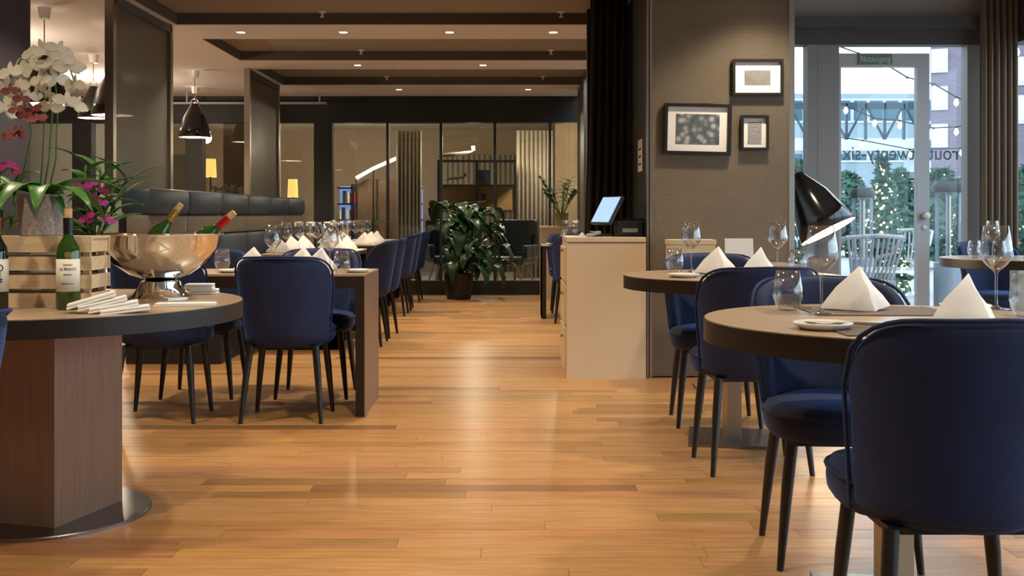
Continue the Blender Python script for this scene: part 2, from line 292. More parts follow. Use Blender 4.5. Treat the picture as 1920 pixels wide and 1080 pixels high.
box('bar', M['grey'], -6.2, PX(613,13.6), 13.55, 13.59, PZ(196,13.6), PZ(192,13.6), tr)
for x in (352, 600): box('hanger', M['grey'], PX(x,13.6)-.01, PX(x,13.6)+.01, 13.56, 13.58, PZ(192,13.6), CZ, tr)
# window bay on the right
WD = 8.5
wx = lambda x: PX(x, WD)
wz = lambda y: PZ(y, WD)
w1 = empty('window_1', (0,0,0)); tag(w1, kind='structure')
def wp(n, m, *a): return box(n, m, *a, parent=w1)
wp('upper_wall', M['wall'], 1.85, 4.1, WD, WD+.15, wz(37), 3.2); wp('header', M['greyd'], 1.85, 3.98, WD-.12, WD+.1, wz(56), wz(37)); wp('lower_header', M['greyd'], 1.85, 3.98, WD-.03, WD+.1, wz(85), wz(56))
wp('post', M['grey'], wx(1512), wx(1530), WD-.04, WD+.1, 0, wz(85)); wp('post', M['grey'], wx(1532), wx(1572), WD-.02, WD+.08, 0, wz(85)); wp('post', M['grey'], wx(1812), 3.98, WD-.02, WD+.1, 0, wz(85)); wp('sill', M['grey'], 1.85, 3.98, WD-.02, WD+.1, 0, .06)
wp('pane', M['pane'], wx(1475), wx(1512), WD+.03, WD+.035, .06, wz(85)); wp('pane', M['pane'], wx(1743), wx(1812), WD+.03, WD+.035, .06, wz(85)); wp('pane', M['pane'], wx(1572), wx(1743), WD+.03, WD+.035, wz(99), wz(85))
dr = empty('door_1', (0,0,0)); tag(dr, kind='structure')
def dp(n, m, *a, p=None): return box(n, m, *a, parent=p or dr)
dp('stile', M['doorf'], wx(1720), wx(1743), WD, WD+.07, .06, wz(100)); dp('stile', M['doorf'], wx(1573), wx(1577), WD, WD+.07, .06, wz(100)); dp('top_rail', M['doorf'], wx(1577), wx(1720), WD, WD+.07, wz(125), wz(100)); dp('bottom_rail', M['doorf'], wx(1577), wx(1720), WD, WD+.07, .06, .2)
dp('pane', M['pane'], wx(1577), wx(1720), WD+.03, WD+.035, .2, wz(125))
mk('knob', lathe(B(), [(0,0),(.022,0),(.024,.02),(.032,.03),(.03,.05),(0,.055)], 18), M['steel'], dr, loc=(wx(1733), WD, wz(405)), rot=(PI/2,0,0), smooth=2); mk('lock', lathe(B(), [(0,0),(.02,0),(.02,.008),(0,.01)], 16), M['steel'], dr, loc=(wx(1733), WD, wz(427)), rot=(PI/2,0,0), smooth=2)
sg = box('exit_sign', M['greentext'], wx(1609), wx(1672), WD-.012, WD, wz(121), wz(101), label='small green emergency exit sign on top rail of glass door', cat='sign')
t = textmesh('Notausgang', .07, M['signt'], 'lettering', sg, width=.235); t.location = (0, -.0065, .042)
gl = textmesh('route twenty-six', .16, M['glasst'], 'glass_lettering', None, mirror=True, width=wx(1800)-wx(1583)); gl.location = (wx(1691), WD+.026, wz(288)); tag(gl, label='grey lettering on the glass door and window, seen from behind', cat='lettering')
w2 = empty('window_2', (0,0,0)); tag(w2, kind='structure')
box('header', M['greyd'], 3.96, 4.08, -1.6, WD, wz(85), 3.2, w2); box('sill', M['greyd'], 3.96, 4.08, -1.6, WD, 0, .06, w2)
for a in (-1.6, .4, 2.4, 4.4, 6.4): box('pane', M['pane'], 4.0, 4.005, a+.06, a+1.96 if a < 6 else WD, .06, wz(85), w2); box('post', M['greyd'], 3.96, 4.08, a, a+.06, .06, wz(85), w2)
# drapes
def drape(name, m, x0, x1, y, z0, z1, lab, amp=.03, folds=9, taper=0, seedk=1):
    bm = B(); n = folds*8; rows = []
    for z, k in ((z0, 1+taper), ((z0+z1)/2, 1+taper*.4), (z1, 1)):
        r = []
        for i in range(n+1):
            u = i/n; a = 2*PI*folds*u+.8*math.sin(5*u+seedk); r.append(bm.verts.new(((x1-(x1-x0)*(1-u)*k), y+amp*math.sin(a)*(1 if z < z1 else .7), z)))
        rows.append(r)
    for a, b in zip(rows, rows[1:]):
        for i in range(n): bm.faces.new((a[i], a[i+1], b[i+1], b[i]))
    return mk(name, bm, m, smooth=True, solid=.006, label=lab, cat='curtain')
drape('curtain', M['curtain'], PX(1109,7.9), PX(1195,7.9), 7.9, .02, 3.0, 'dark brown curtain hanging behind the cream service counter', taper=.22, folds=7)
drape('curtain', M['curtain2'], wx(1818), wx(1884), WD-.2, .02, 3.0, 'taupe curtain hanging beside the glass door', folds=6)
# screens
def screen(y0, y1, x, lab, z0=1.2, flip=1):
    o = empty('divider_screen', (x, (y0+y1)/2, z0), label=lab, cat='screen', group='perforated divider screens'); h = CZ-z0; l = (y1-y0)/2
    box('mesh_panel', M['screen'], -.006, .006, -l+.04, l-.04, .03, h-.06, o); box('top_rail', M['greyd'], -.03, .03, -l, l, h-.07, h-.012, o); box('bottom_rail', M['steel'], -.025, .025, -l, l, 0, .03, o)
    for s in (-1, 1): box('post', M['steel'], -.03, .03, s*l-.03, s*l+.03, 0, h-.004, o)
screen(7.44, 8.69, -2.8, 'perforated metal divider screen between orchid and bell pendants'); screen(11.3, 12.7, -2.8, 'perforated metal divider screen at the far end of the banquette'); screen(12.1, 13.2, .84, 'narrow perforated divider screen beside the dark curtain', 0.02)
# ------------------------------------------------------------------ banquette
bq = empty('banquette', (-2.6, 7.5, 0), label='long leather and tweed banquette bench along the divider screens', cat='bench')
n = 6; ul = .935
for i in range(n):
    a, b = i*ul+.004, (i+1)*ul-.004
    for nm, m, q in (('top_roll', M['leather'], (-.16, .06, 1.05, 1.245)), ('tweed_band', M['tweed'], (-.12, .035, .89, 1.048)), ('lower_pad', M['leather'], (-.12, .05, .48, .888)), ('seat_cushion', M['leather'], (.05, .6, .33, .48))):
        o = box(nm, m, q[0], q[1], a, b, q[2], q[3], bq, bev=.035 if nm != 'tweed_band' else .015, smooth=2)
box('plinth', M['mblack'], -.12, .55, .01, n*ul-.01, 0, .325, bq); box('back_board', M['mblack'], -.17, -.125, .01, n*ul-.01, .3, 1.04, bq)
# ------------------------------------------------------------------ chairs
def make_chair():
    r = empty('dining_chair', label='x', cat='chair')
    nu, nv = 22, 9; TM = math.radians(82)
    def sh(u, v):
        th = u*TM; t = max(0, (abs(th)-math.radians(38))/(TM-math.radians(38)))
        top = .845-.15*(1-math.sqrt(max(0, 1-t*t))) - .012*abs(u); z = .40+(top-.40)*v; k = (z-.40)/.44
        a = .218+.037*min(1, k*1.3); return Vector((a*math.sin(th), -.235*math.cos(th)*(1 if abs(th) < 1.2 else 1)-.075*k+.02, z))
    bm = B(); g = [[bm.verts.new(sh(-1+2*i/nu, j/nv)) for j in range(nv+1)] for i in range(nu+1)]
    for i in range(nu):
        for j in range(nv): bm.faces.new((g[i][j], g[i+1][j], g[i+1][j+1], g[i][j+1]))
    bmesh.ops.recalc_face_normals(bm, faces=bm.faces[:])
    # make normals point outward (away from the sitter)
    f0 = min(bm.faces, key=lambda f: f.calc_center_median().y)
    inner = {}
    bm.normal_update(); sgn = 1 if f0.normal.y < 0 else -1
    for v in list(bm.verts): inner[v] = bm.verts.new(v.co - v.normal*sgn*.042)
    for f in list(bm.faces): bm.faces.new([inner[v] for v in reversed(f.verts)])
    bl = [e for e in bm.edges if len(e.link_faces) == 1 and e.verts[0] in inner]
    for e in bl: a, b = e.verts; bm.faces.new((a, b, inner[b], inner[a]))
    back = mk('backrest', bm, M['velvet'], r, smooth=True, sub=1)
    path = [sh(-1, j/nv) for j in range(nv)] + [sh(-1+2*i/nu, 1) for i in range(nu+1)] + [sh(1, j/nv) for j in range(nv-1, -1, -1)]
    mk('piping', tube(B(), [p+Vector((p.x, p.y, 0)).normalized()*.001 for p in path], .0055, 6), M['velvet'], back, smooth=True)
    bm = B(); N = 32; rings = []
    def pl(k, s, z): 
        a = 2*PI*k/N; c, q = math.cos(a), math.sin(a); e = .62 if q >= 0 else .62+.38*min(1, -q*2.5)
        return Vector((math.copysign(abs(c)**e, c)*(.232 if q >= 0 else .232-.025*min(1, -q*2))*s, .035+math.copysign(abs(q)**e, q)*.235*s, z))
    for s, z in ((.80,.385),(.93,.39),(.99,.41),(1,.435),(.995,.458),(.95,.478),(.8,.488),(.4,.492)): rings.append([bm.verts.new(pl(k, s, z)) for k in range(N)])
    for a, b in zip(rings, rings[1:]):
        for k in range(N): bm.faces.new((a[k], a[(k+1)%N], b[(k+1)%N], b[k]))
    bm.faces.new(rings[-1]); bm.faces.new(rings[0][::-1])
    seat = mk('seat', bm, M['velvet'], r, smooth=True)
    mk('piping', tube(B(), [pl(k, 1.0, .462) for k in range(N)], .0055, 6, closed=True), M['velvet'], seat, smooth=True)
    box('seat_frame', M['mblack'], -.17, .17, -.12, .19, .372, .388, r)
    for sx in (-1, 1):
        for sy in (-1, 1):
            mk('leg', tube(B(), [(sx*.165, .02+sy*.14, .385), (sx*.18, .01+sy*.155, .25), (sx*.203, sy*.175, 0)], [.0185, .018, .0105], 12), M['leg'], r, smooth=2)
    return r
ch0 = make_chair(); first = [True]
def chair(x, y, rz, label, group=None):
    if first[0]: first[0] = False; o = ch0; o.location = (x, y, 0); o.rotation_euler = (0,0,rz)
    else: o = dup(ch0, (x, y, 0), rz)
    tag(o, label, 'chair', group or 'navy velvet chairs')
chair(-1.163, 5.54, 0, 'navy velvet chair with its back to the aisle at corner of panel-legged table')
chair(-1.81, 5.54, .02, 'navy velvet chair tucked in behind the round buffet table')
chair(-1.146, 6.25, PI, 'navy velvet chair on far side of panel-legged table, facing tumbler and plate'); chair(-1.80, 6.25, PI, 'navy velvet chair on far side of panel-legged table, behind the silver bowl')
for i, (x, y, a) in enumerate(((-1.215, 8.68, PI/2), (-1.205, 9.27, PI/2-.06), (-1.285, 11.2, PI/2), (-1.285, 11.82, PI/2+.04), (-1.29, 13.04, PI/2))):
    chair(x, y, a, ('bright-lit navy chair of the aisle row, closest to panel-legged table', 'second navy chair of the aisle row along the banquette tables', 'third navy chair of the aisle row along the banquette tables', 'fourth navy chair of the aisle row along the banquette tables', 'last navy chair of the aisle row beside the monstera')[i], 'chairs in a row along the aisle')
chair(1.0, 4.465, .05, 'navy velvet chair with dark back turned to us at the table near the column'); chair(1.03, 5.42, PI-.05, 'navy velvet chair between round table and perforated column'); chair(1.01, 3.315, PI-.08, 'navy velvet chair facing out, under round table with two napkins'); chair(.972, 2.39, .0, 'large navy velvet chair seen from behind beside the plate and fork')
chair(3.56, 7.82, PI+.1, 'navy velvet chair by the window at table beside taupe curtain'); chair(-1.398, 2.3, 1.35, 'navy velvet chair whose edge shows beside the round buffet table')
chair(.63, 11.52, PI, 'navy velvet chair at small table behind the cream counter'); chair(.63, 10.47, -.05, 'navy velvet chair with its back to us behind the cream counter')
# ------------------------------------------------------------------ tables
def round_table(x, y, R, H, lab, kind):
    o = empty('round_table', (x, y, 0), label=lab, cat='table'); T = .06
    mk('edge_band', lathe(B(), [(R-.03,H-T),(R,H-T),(R,H-.003),(R-.03,H-.003)], 72, close=True), M['edge'], o, smooth=2); mk('table_top', lathe(B(), [(0,H-T+.01),(R-.003,H-T+.01),(R-.003,H),(0,H)], 72), M['top'], o, smooth=2)
    if kind == 'buffet':
        mk('base_plate', lathe(B(), [(0,0),(.34,0),(.34,.009),(.337,.012),(0,.012)], 72), M['steelplate'], o, smooth=2)
        box('column', M['veneer'], -.165, .165, -.178, .178, .012, H-T+.01, o).rotation_euler = (0,0,-math.radians(16.4))
    else:
        box('base_plate', M['steelplate'], -.2, .2, -.2, .2, 0, .014, o, bev=.002).rotation_euler = (0,0,-.18); box('column', M['cream' if kind == 'cream' else 'steel'], -.033, .033, -.06, .06, .014, H-T+.01, o)
    return o
LT = (-1.628, 3.76); HT = .745; HR = .77
round_table(*LT, .66, HT, 'large round buffet table with orchids and silver bowl', 'buffet')
round_table(1.03, 2.88, .505, HR, 'round table with brown top, two white napkins and a bread plate', 'cream'); round_table(1.03, 5.0, .505, HR, 'round table standing before the perforated column', 'steel')
round_table(3.42, 7.2, .5, .76, 'round table beside the taupe curtain and window', 'steel')
def rect_table(x0, x1, y0, y1, H, lab, pw=.045, T=.075, turn=False):
    o = empty('dining_table', ((x0+x1)/2, (y0+y1)/2, 0), PI/2 if turn else 0, label=lab, cat='table')
    if turn: x0, x1, y0, y1 = y0, y1, x0, x1
    a, b, c, d = -(x1-x0)/2, (x1-x0)/2, -(y1-y0)/2, (y1-y0)/2
    box('table_top', M['top'], a, b, c, d, H-.012, H, o, bev=.001); box('apron', M['edge'], a+pw, b-pw, c, d, H-T, H-.012, o)
    for s in (0, 1):
        q = (a, a+pw) if s == 0 else (b-pw, b); box('panel_leg', M['edge'], q[0], q[1]-.004*s, c, d, 0, H-.012, o); box('panel_face', M['veneer'], q[s]-.004*s, q[s]+.004*(1-s), c+.0, d, 0, H-.013, o)
rect_table(-2.45, -.765, 5.55, 6.115, .743, 'dark wooden table on panel legs in front of navy chair', .05)
rect_table(-1.97, -1.32, 8.3, 9.7, .743, 'long table by the banquette, first from the panel-legged table', T=.04, turn=True); rect_table(-1.96, -1.4, 10.85, 12.3, .743, 'long table by the banquette, in front of third aisle chair', T=.04, turn=True); rect_table(-1.96, -1.42, 12.65, 13.5, .743, 'small table by the banquette with the spiky potted plant', T=.04, turn=True)
rect_table(.3, 1.1, 10.75, 11.25, .743, 'small table behind the cream service counter', T=.04)
cs = empty('console_table', (1.36, 6.55, 0), label='narrow table with crossed feet against the perforated column', cat='table')
box('table_top', M['top'], -.37, .37, -.24, .24, .715, .75, cs); box('column', M['edge'], -.03, .03, -.03, .03, .1, .715, cs)
for a in (.5, 2.07): mk('foot', tube(B(), [(-.3*math.cos(a), -.26*math.sin(a), .02), (0,0,.14), (.3*math.cos(a), .26*math.sin(a), .02)], .02, 6), M['veneer'], cs)
# service counters
sc_ = empty('service_counter', (0,0,0), label='cream service counter with a till standing on it', cat='counter')
box('body', M['cream'], .352, .86, 6.844, 7.475, 0, .872, sc_); box('worktop', M['cream'], .352, .86, 6.84, 7.48, .876, .907, sc_, bev=.002)
for z0, z1 in ((.06,.32),(.34,.6),(.62,.84)):
    q = box('drawer', M['kraft'], .338, .352, 6.88, 7.45, z0, z1, sc_); k = mk('knob', lathe(B(), [(0,0),(.008,0),(.012,.02),(0,.022)], 12), M['steel'], q, loc=(-.007, -.16, .2), rot=(0,-PI/2,0), smooth=2)
s2 = empty('sideboard', (0,0,0), label='cream sideboard at the glass partition carrying the olive plant pot', cat='counter'); box('body', M['cream'], PX(1014,13.4), 1.2, 13.3, 13.8, 0, .87, s2); box('worktop', M['cream'], PX(1013,13.4), 1.22, 13.29, 13.82, .872, .905, s2)
# ------------------------------------------------------------------ tableware
def glass_wine():
    o = empty('wine_glass'); h = .25
    p = [(.0,.0),(.036,.0),(.037,.002),(.012,.006),(.0045,.012),(.004,.03),(.004,.105),(.007,.113),(.028,.132),(.046,.155),(.0475,.165),(.043,.20),(.035,.25),(.0338,.25),(.0418,.20),(.0462,.165),(.0445,.156),(.027,.134),(.006,.118),(0,.117)]
    mk('bowl', lathe(B(), p[7:], 28), M['glass'], o, smooth=True); mk('stem', lathe(B(), p[3:8], 14), M['glass'], o, smooth=True); mk('foot', lathe(B(), p[:5], 28), M['glass'], o, smooth=True); return o
def tumbler(): return mk('tumbler', lathe(B(), [(0,0),(.026,0),(.034,.012),(.045,.045),(.044,.06),(.034,.118),(.0328,.118),(.0425,.06),(.0435,.046),(.033,.018),(0,.012)], 28), M['glass'], smooth=True)
def napkin():
    bm = B(); P = [(0,0,.132),(-.118,.005,.004),(.03,-.062,.0),(.098,.02,.012),(.01,.055,.004),(.062,-.03,.006)]
    v = [bm.verts.new(p) for p in P]
    for f in ((0,1,2),(0,2,5),(0,5,3),(0,3,4),(0,4,1)): bm.faces.new([v[i] for i in f])
    bmesh.ops.subdivide_edges(bm, edges=bm.edges[:], cuts=3, use_grid_fill=True)
    for q in bm.verts:
        k = q.co.z/.132; q.co.x += .004*math.sin(q.co.z*60+q.co.y*50); q.co.y += .003*math.sin(q.co.x*60)
        if .1 < k < .9: q.co += Vector((q.co.x, q.co.y, 0))*.06
    o = mk('napkin', bm, M['linen'], smooth=2, solid=.006, bev=.002); return o
def plate(r=.074): return mk('bread_plate', lathe(B(), [(0,.004),(r*.6,.003),(r*.65,0),(r*.7,.0),(r*.98,.014),(r,.017),(r*.97,.018),(r*.7,.007),(0,.006)], 40), M['white'], smooth=True)
def knife():
    bm = B(); bx(bm, -.006, .006, -.1, -.005, 0, .005); bx(bm, -.008, .008, 0, .1, .001, .0025); bx(bm, -.004, .004, -.006, .002, 0, .004); return mk('knife', bm, M['silver'], bev=.001)
def fork():
    bm = B(); bx(bm, -.005, .005, -.1, .02, 0, .003); bx(bm, -.012, .012, .02, .04, .0, .003)
    for i in range(4): bx(bm, -.012+i*.0068, -.0088+i*.0068, .04, .095, .001, .004)
    return mk('fork', bm, M['silver'])
def pmat(): return box('placemat', M['matp'], -.2, .2, -.14, .14, 0, .003)
proto = dict(wine_glass=glass_wine(), tumbler=tumbler(), napkin=napkin(), plate=plate(), knife=knife(), fork=fork(), placemat=pmat()); used = {}
CATS = dict(wine_glass='wine glass', tumbler='tumbler', napkin='napkin', plate='plate', knife='knife', fork='fork', placemat='placemat')
DESC = dict(wine_glass='empty clear wine glass', tumbler='empty clear tumbler', napkin='white peaked linen napkin', plate='small white bread plate', knife='silver knife', fork='silver fork', placemat='brown leather placemat')
def put(k, x, y, z, where, rz=0, extra=0):
    o = proto[k]
    if k in used: o = dup(o, (x, y, z), rz)
    else: used[k] = 1; o.location = (x, y, z); o.rotation_euler = (0,0,rz)
    where_ = where.split(',')[0]; tag(o, DESC[k]+' '+where, CATS[k], {'knife': 'knives', 'wine glass': 'wine glasses'}.get(CATS[k], CATS[k]+'s')+' '+where_); return o
def putp(k, px, py, z, where, rz=0): d = G(py, z); return put(k, PX(px, d), d, z, where, rz)
Wn = 'on the round table before the large chair'; z = HR
def on(x, y, c, R): return True
put('placemat', 1.06, 3.12, z, Wn+' under the standing napkin', 0); put('placemat', .98, 2.62, z, Wn+' beside the bread plate', .0)
putp('wine_glass', 1540, 588, z+.003, Wn+', beside the tall napkin'); putp('tumbler', 1477, 582, z, Wn); put('napkin', 1.02, 3.14, z+.003, Wn+', peak upright'); put('napkin', 1.17, 2.74, z+.003, Wn+', behind the large chair', .3)
putp('wine_glass', 1868, 580, z, Wn+', towards the window'); putp('tumbler', 1925, 594, z, Wn+', towards the window'); putp('plate', 1542, 617, z, Wn); putp("fork", 1606, 607, z+.004, Wn, .75); putp('knife', 1585, 606, z+.012, Wn+', lying on the plate', 1.2); put('plate', 1.345, 3.165, z, Wn+', towards the window'); put('knife', .868, 3.245, z+.003, Wn+', beside tumbler', .2)
Wf = 'on the round table by the column'
put('placemat', 1.08, 4.8, z, Wf+', beside the plate'); put('placemat', 1.08, 5.2, z, Wf+', under the napkins', PI)
putp('tumbler', 1265, 511, z, Wf); putp('wine_glass', 1296, 511, z, Wf+', beside the plate'); putp('plate', 1281, 520, z, Wf); put('napkin', .98, 5.08, z+.003, Wf+', wider one'); put('napkin', 1.16, 4.98, z+.003, Wf+', nearer the card', .4); putp('fork', 1318, 518, z+.004, Wf, .6); put('wine_glass', 1.30, 5.22, z, Wf+', towards the lamp'); put('tumbler', 1.36, 5.08, z, Wf+', towards the lamp')
Wt = 'on the table beside the taupe curtain'; z = .76
put('wine_glass', 3.28, 7.28, z, Wt); put('tumbler', 3.10, 7.15, z, Wt); put('tumbler', 3.22, 7.05, z, Wt); put('napkin', 3.5, 7.1, z, Wt, .2)
Wp = 'on the panel-legged table'; z = .743
putp('tumbler', 641, 513, z, Wp+' near its corner'); put('plate', -.83, 5.72, z, Wp+' near its corner'); putp('tumbler', 417, 507, z, Wp+' beside the silver bowl'); put('plate', -1.50, 5.70, z, Wp+' beside the silver bowl'); put('wine_glass', -.99, 5.80, z, Wp+' near its corner'); put('napkin', -1.17, 5.98, z, Wp+', behind the centre chair'); put('napkin', -1.06, 5.93, z, Wp+', behind the centre chair, nearer the corner', .5); put('wine_glass', -1.34, 5.97, z, Wp+', behind the centre chair'); put('napkin', -1.45, 5.98, z, Wp+' beside the silver bowl', .1)
for (ya, n_, nm) in ((8.45, 3, 'on first banquette table'), (11.0, 3, 'on second banquette table')):
    xr = -1.44 if ya < 10 else -1.5; xl = xr-.43
    for i in range(n_):
        yy = ya+i*.5; od = (', nearest the panel-legged table', ', in the middle', ', nearest the monstera')[i]
        put('napkin', xr-.02, yy, .743, nm+', aisle side'+od, .2*i); put('napkin', xl, yy+.1, .743, nm+', bench side'+od, PI+.2*i); put('wine_glass', xr-.14, yy+.2, .743, nm+', aisle side'+od); put('wine_glass', xl+.1, yy-.08, .743, nm+', bench side'+od); put('tumbler', xr-.06, yy+.26, .743, nm+', aisle side'+od)
put('plate', .42, 10.85, .743, 'on the table behind the counter'); put('tumbler', .52, 10.9, .743, 'on the table behind the counter'); put('wine_glass', .55, 11.1, .743, 'on the table behind the counter'); put('wine_glass', .66, 11.12, .743, 'on the table behind the counter'); put('napkin', .72, 10.95, .743, 'on the table behind the counter')
# ------------------------------------------------------------------ buffet table things
z = HT
cr = empty('wooden_crate', (-1.60, 3.635, z), label='pale wooden slatted crate on the round buffet table', cat='crate')
for zz in (0, .061, .122, .183):
    for yy in (-.078, .078): box('slat', M['crate'], -.2, .2, yy-.005, yy+.005, zz, zz+.046, cr)
    for xx in (-.19, .19): box('slat', M['crate'], xx-.005, xx+.005, -.072, .072, zz, zz+.046, cr)
for xx in (-.178, .178):
    for yy in (-.065, .065): box('corner_post', M['crate'], xx-.012, xx+.012, yy-.007, yy+.007, 0, .229, cr)
box('lid', M['crate'], -.2, .2, -.083, .083, .229, .236, cr)
def bottle(x, y, zz, body, cap, lab, key, tilt=None):
    o = empty('wine_bottle', (x, y, zz), label=lab, cat='bottle')
    mk('glass_body', lathe(B(), [(0,.004),(.034,0),(.038,.006),(.038,.185),(.034,.205),(.018,.232),(.0145,.245),(.0145,.285),(.016,.287),(.016,.297),(0,.297)], 28), body, o, smooth=2); mk('capsule', lathe(B(), [(.0152,.246),(.0165,.297),(0,.2985)], 20), cap, o, smooth=2)
    mk('cork', lathe(B(), [(.0125,.298),(.0125,.328),(0,.328)], 16), M['cork'], o, smooth=2)
    if key:
        bm = B(); N = 14; rows = [[bm.verts.new((.0386*math.sin(a), -.0386*math.cos(a), h)) for a in [(-1.25+2.5*i/N) for i in range(N+1)]] for h in (.06, .165)]
        for i in range(N): bm.faces.new((rows[0][i], rows[0][i+1], rows[1][i+1], rows[1][i]))
        l = mk('label', bm, M['paper'], o, smooth=True, solid=.0003)
        if key == 'text':
            for s, sz, h, w in (('CHATEAU', .009, .146, .028), ('LA FRANCE', .014, .132, .052), ('Bordeaux', .008, .115, .026), ('Appellation', .006, .085, .04)): textmesh(s, sz, M['ink'], 'lettering', l, wrap=.0389, width=w).location = (0,0,h)
            mk('crest', lathe(B(), [(0,0),(.011,0),(.011,.002),(0,.003)], 14), M['gold'], o, loc=(0,-.0375,.178), rot=(PI/2,0,0))
        else:
            bm = B(); tube(bm, [(.010*math.cos(a), -.039, .137+.010*math.sin(a)) for a in [2*PI*k/14 for k in range(14)]], .0018, 5, closed=True); tube(bm, [(0,-.0395,.127),(0,-.0395,.088)], .0018, 5); bx(bm, 0, .008, -.0405, -.0385, .09, .094); bx(bm, 0, .008, -.0405, -.0385, .098, .102); mk('key_emblem', bm, M['ink'], l)
    if tilt: o.rotation_euler = tilt
    return o
bottle(PX(128,3.47), 3.47, z, M['green'], M['blackfoil'], 'green wine bottle with cream label in front of crate', 'text').rotation_euler = (0,0,.35); bottle(PX(-8,3.45), 3.45, z, M['darkb'], M['redfoil'], 'dark wine bottle with a key on its label', 'key').rotation_euler = (0,0,.75)
bo = empty('punch_bowl', (PX(301,3.95), 3.95, z), label='polished silver footed bowl holding two wine bottles', cat='bowl')
prof = [(0,.066),(.05,.068),(.11,.088),(.17,.13),(.208,.185),(.222,.232),(.228,.236),(.226,.240),(.218,.236),(.204,.187),(.166,.134),(.107,.094),(.05,.074),(0,.072)]
mk('bowl', lathe(B(), prof, 64), M['chrome'], bo, smooth=True); mk('foot', lathe(B(), [(0,.0),(.115,0),(.115,.006),(.10,.014),(.08,.04),(.07,.062),(.055,.069),(0,.069)], 48), M['chrome'], bo, smooth=2)
bx_, by_ = PX(301,3.95), 3.95
bottle(bx_-.10, by_-.01, z+.102, M['green'], M['gold'], 'gold-capped wine bottle leaning in the silver bowl', None, (0, .62, .1)).scale = (.92,)*3
bottle(bx_+.02, by_+.03, z+.107, M['green'], M['redfoil'], 'red-capped wine bottle leaning in the silver bowl', None, (0, .86, .05)).scale = (.98,)*3
def folded(x, y, zz, rz, lab, tilt=0, L=.15, T=.016, Wd=.07):
    bm = B(); bx(bm, -L/2, L/2, -Wd/2, Wd/2, 0, T*.45); bx(bm, -L/2+.004, L/2, -Wd/2+.003, Wd/2-.003, T*.5, T)
    o = mk('folded_napkin', bm, M['linen'], loc=(x, y, zz), rot=(0, tilt, rz), bev=.004, smooth=2, label=lab, cat='napkin', group='folded napkins on the buffet table')
for i in range(4): folded(PX(172+i*22, 3.36)+.0, 3.36-.006*i, z+.002+.02*(3-i)*.5, .35, 'white folded napkin, '+('highest', 'second highest', 'second lowest', 'lowest')[i]+' of the fan before the green bottle', -.1-.06*(3-i), .15)
folded(PX(348,3.62), 3.62, z, .12, 'white folded napkin lying flat in front of silver bowl', 0, .2, .01)
for i in range(2): folded(PX(382-i*8,4.15), 4.15, z+i*.02, .1, 'white folded napkin stacked behind silver bowl, '+('bottom one', 'top one')[i], 0, .11, .02)
# plants
def leafmesh(L, Wd, bend, fold=.25, n=8, tip=1.5):
    bm = B(); rows = []
    for i in range(n+1):
        t = i/n; w = Wd*math.sin(PI*min(1, t**.8*.97+.03))**.8*(1-.25*t)+.0015; a = bend*t; zc = L*t*math.sin(.9-a); yc = L*t*math.cos(.9-a)
        rows.append([bm.verts.new((s*w/2, yc, zc+abs(s)*w*fold*.5)) for s in (-1, -.5, 0, .5, 1)])
    for a, b in zip(rows, rows[1:]):
        for k in range(4): bm.faces.new((a[k], a[k+1], b[k+1], b[k]))
    return bm
def flowermesh(r, wide=.55):
    bm = B()
    for k, (a, s) in enumerate(((0, 1.25), (PI, 1.25), (PI/2, .95), (PI/2+2.2, .9), (PI/2-2.2, .9))):
        w = wide*r*s*(1.15 if k < 2 else .75); c, q = math.cos(a), math.sin(a); rows = []
        for i in range(5):
            t = i/4; hw = w*math.sin(PI*(.08+.86*t))*.62
            rows.append([bm.verts.new((c*t*r*s-q*hw*j, -.12*r*(1-t)-.10*r*t*t*abs(j)+.15*r*t*t, q*t*r*s+c*hw*j)) for j in (-1, 0, 1)])
        for x, y in zip(rows, rows[1:]):
            for j in range(2): bm.faces.new((x[j], x[j+1], y[j+1], y[j]))
    return bm
def orchid(name, loc, lab, stems, fm, fr, nleaf, leafL, lipm, leaves=None, pot=True, leafw=.07):
    o = empty(name, loc, label=lab, cat='orchid'); fme = None
    for i in range(nleaf):
        a = 2*PI*i/nleaf+random.uniform(-.3,.3); L = leafL*random.uniform(.7,1.1)
        mk('leaf', leafmesh(L, leafw*random.uniform(.8,1.1), random.uniform(.6,1.5)), M['leaf'], o, rot=(0,0,a), smooth=True, solid=.0015)
    for pts, flowers in stems:
        st = mk('flower_stem', tube(B(), pts, .0028, 6), M['stem'], o, smooth=True)
        for (x, yy, zz) in flowers:
            f = mk('flower', flowermesh(fr*random.uniform(.85,1.12)), fm, o, loc=(x, yy, zz), rot=(random.uniform(-.5,.35), random.uniform(-.5,.5), random.uniform(-.8,.8)), smooth=True)
            mk('lip', lathe(B(), [(0,-fr*.28),(fr*.14,-fr*.15),(fr*.2,.0),(0,.02*fr)], 8), lipm, f, rot=(PI/2,0,0), smooth=True)
    return o
pot = empty('plant_pot', (PX(79,3.64), 3.64, z+.236), label='speckled stone-coloured pot standing on the wooden crate', cat='pot')
mk('pot_body', lathe(B(), [(0,0),(.068,0),(.072,.004),(.080,.141),(.0755,.141),(.068,.01),(0,.01)], 36), M['stone'], pot, smooth=2); mk('soil', lathe(B(), [(0,.118),(.0745,.118)], 24), M['soil'], pot)
px0, pz0 = PX(79,3.64), z+.236+.12
def at(px, py, d=3.62): return Vector((PX(px, d)-px0, d-3.64, PZ(py, d)-pz0))
wf = [(80,95),(110,92),(50,112),(20,135),(62,125),(95,120),(130,125),(8,165),(38,158),(75,150),(105,150),(140,158),(22,190),(55,182),(92,178),(125,188),(10,205),(75,165),(45,138),(118,108),(95,200),(140,195),(30,172),(62,100),(86,132)]
stems = []
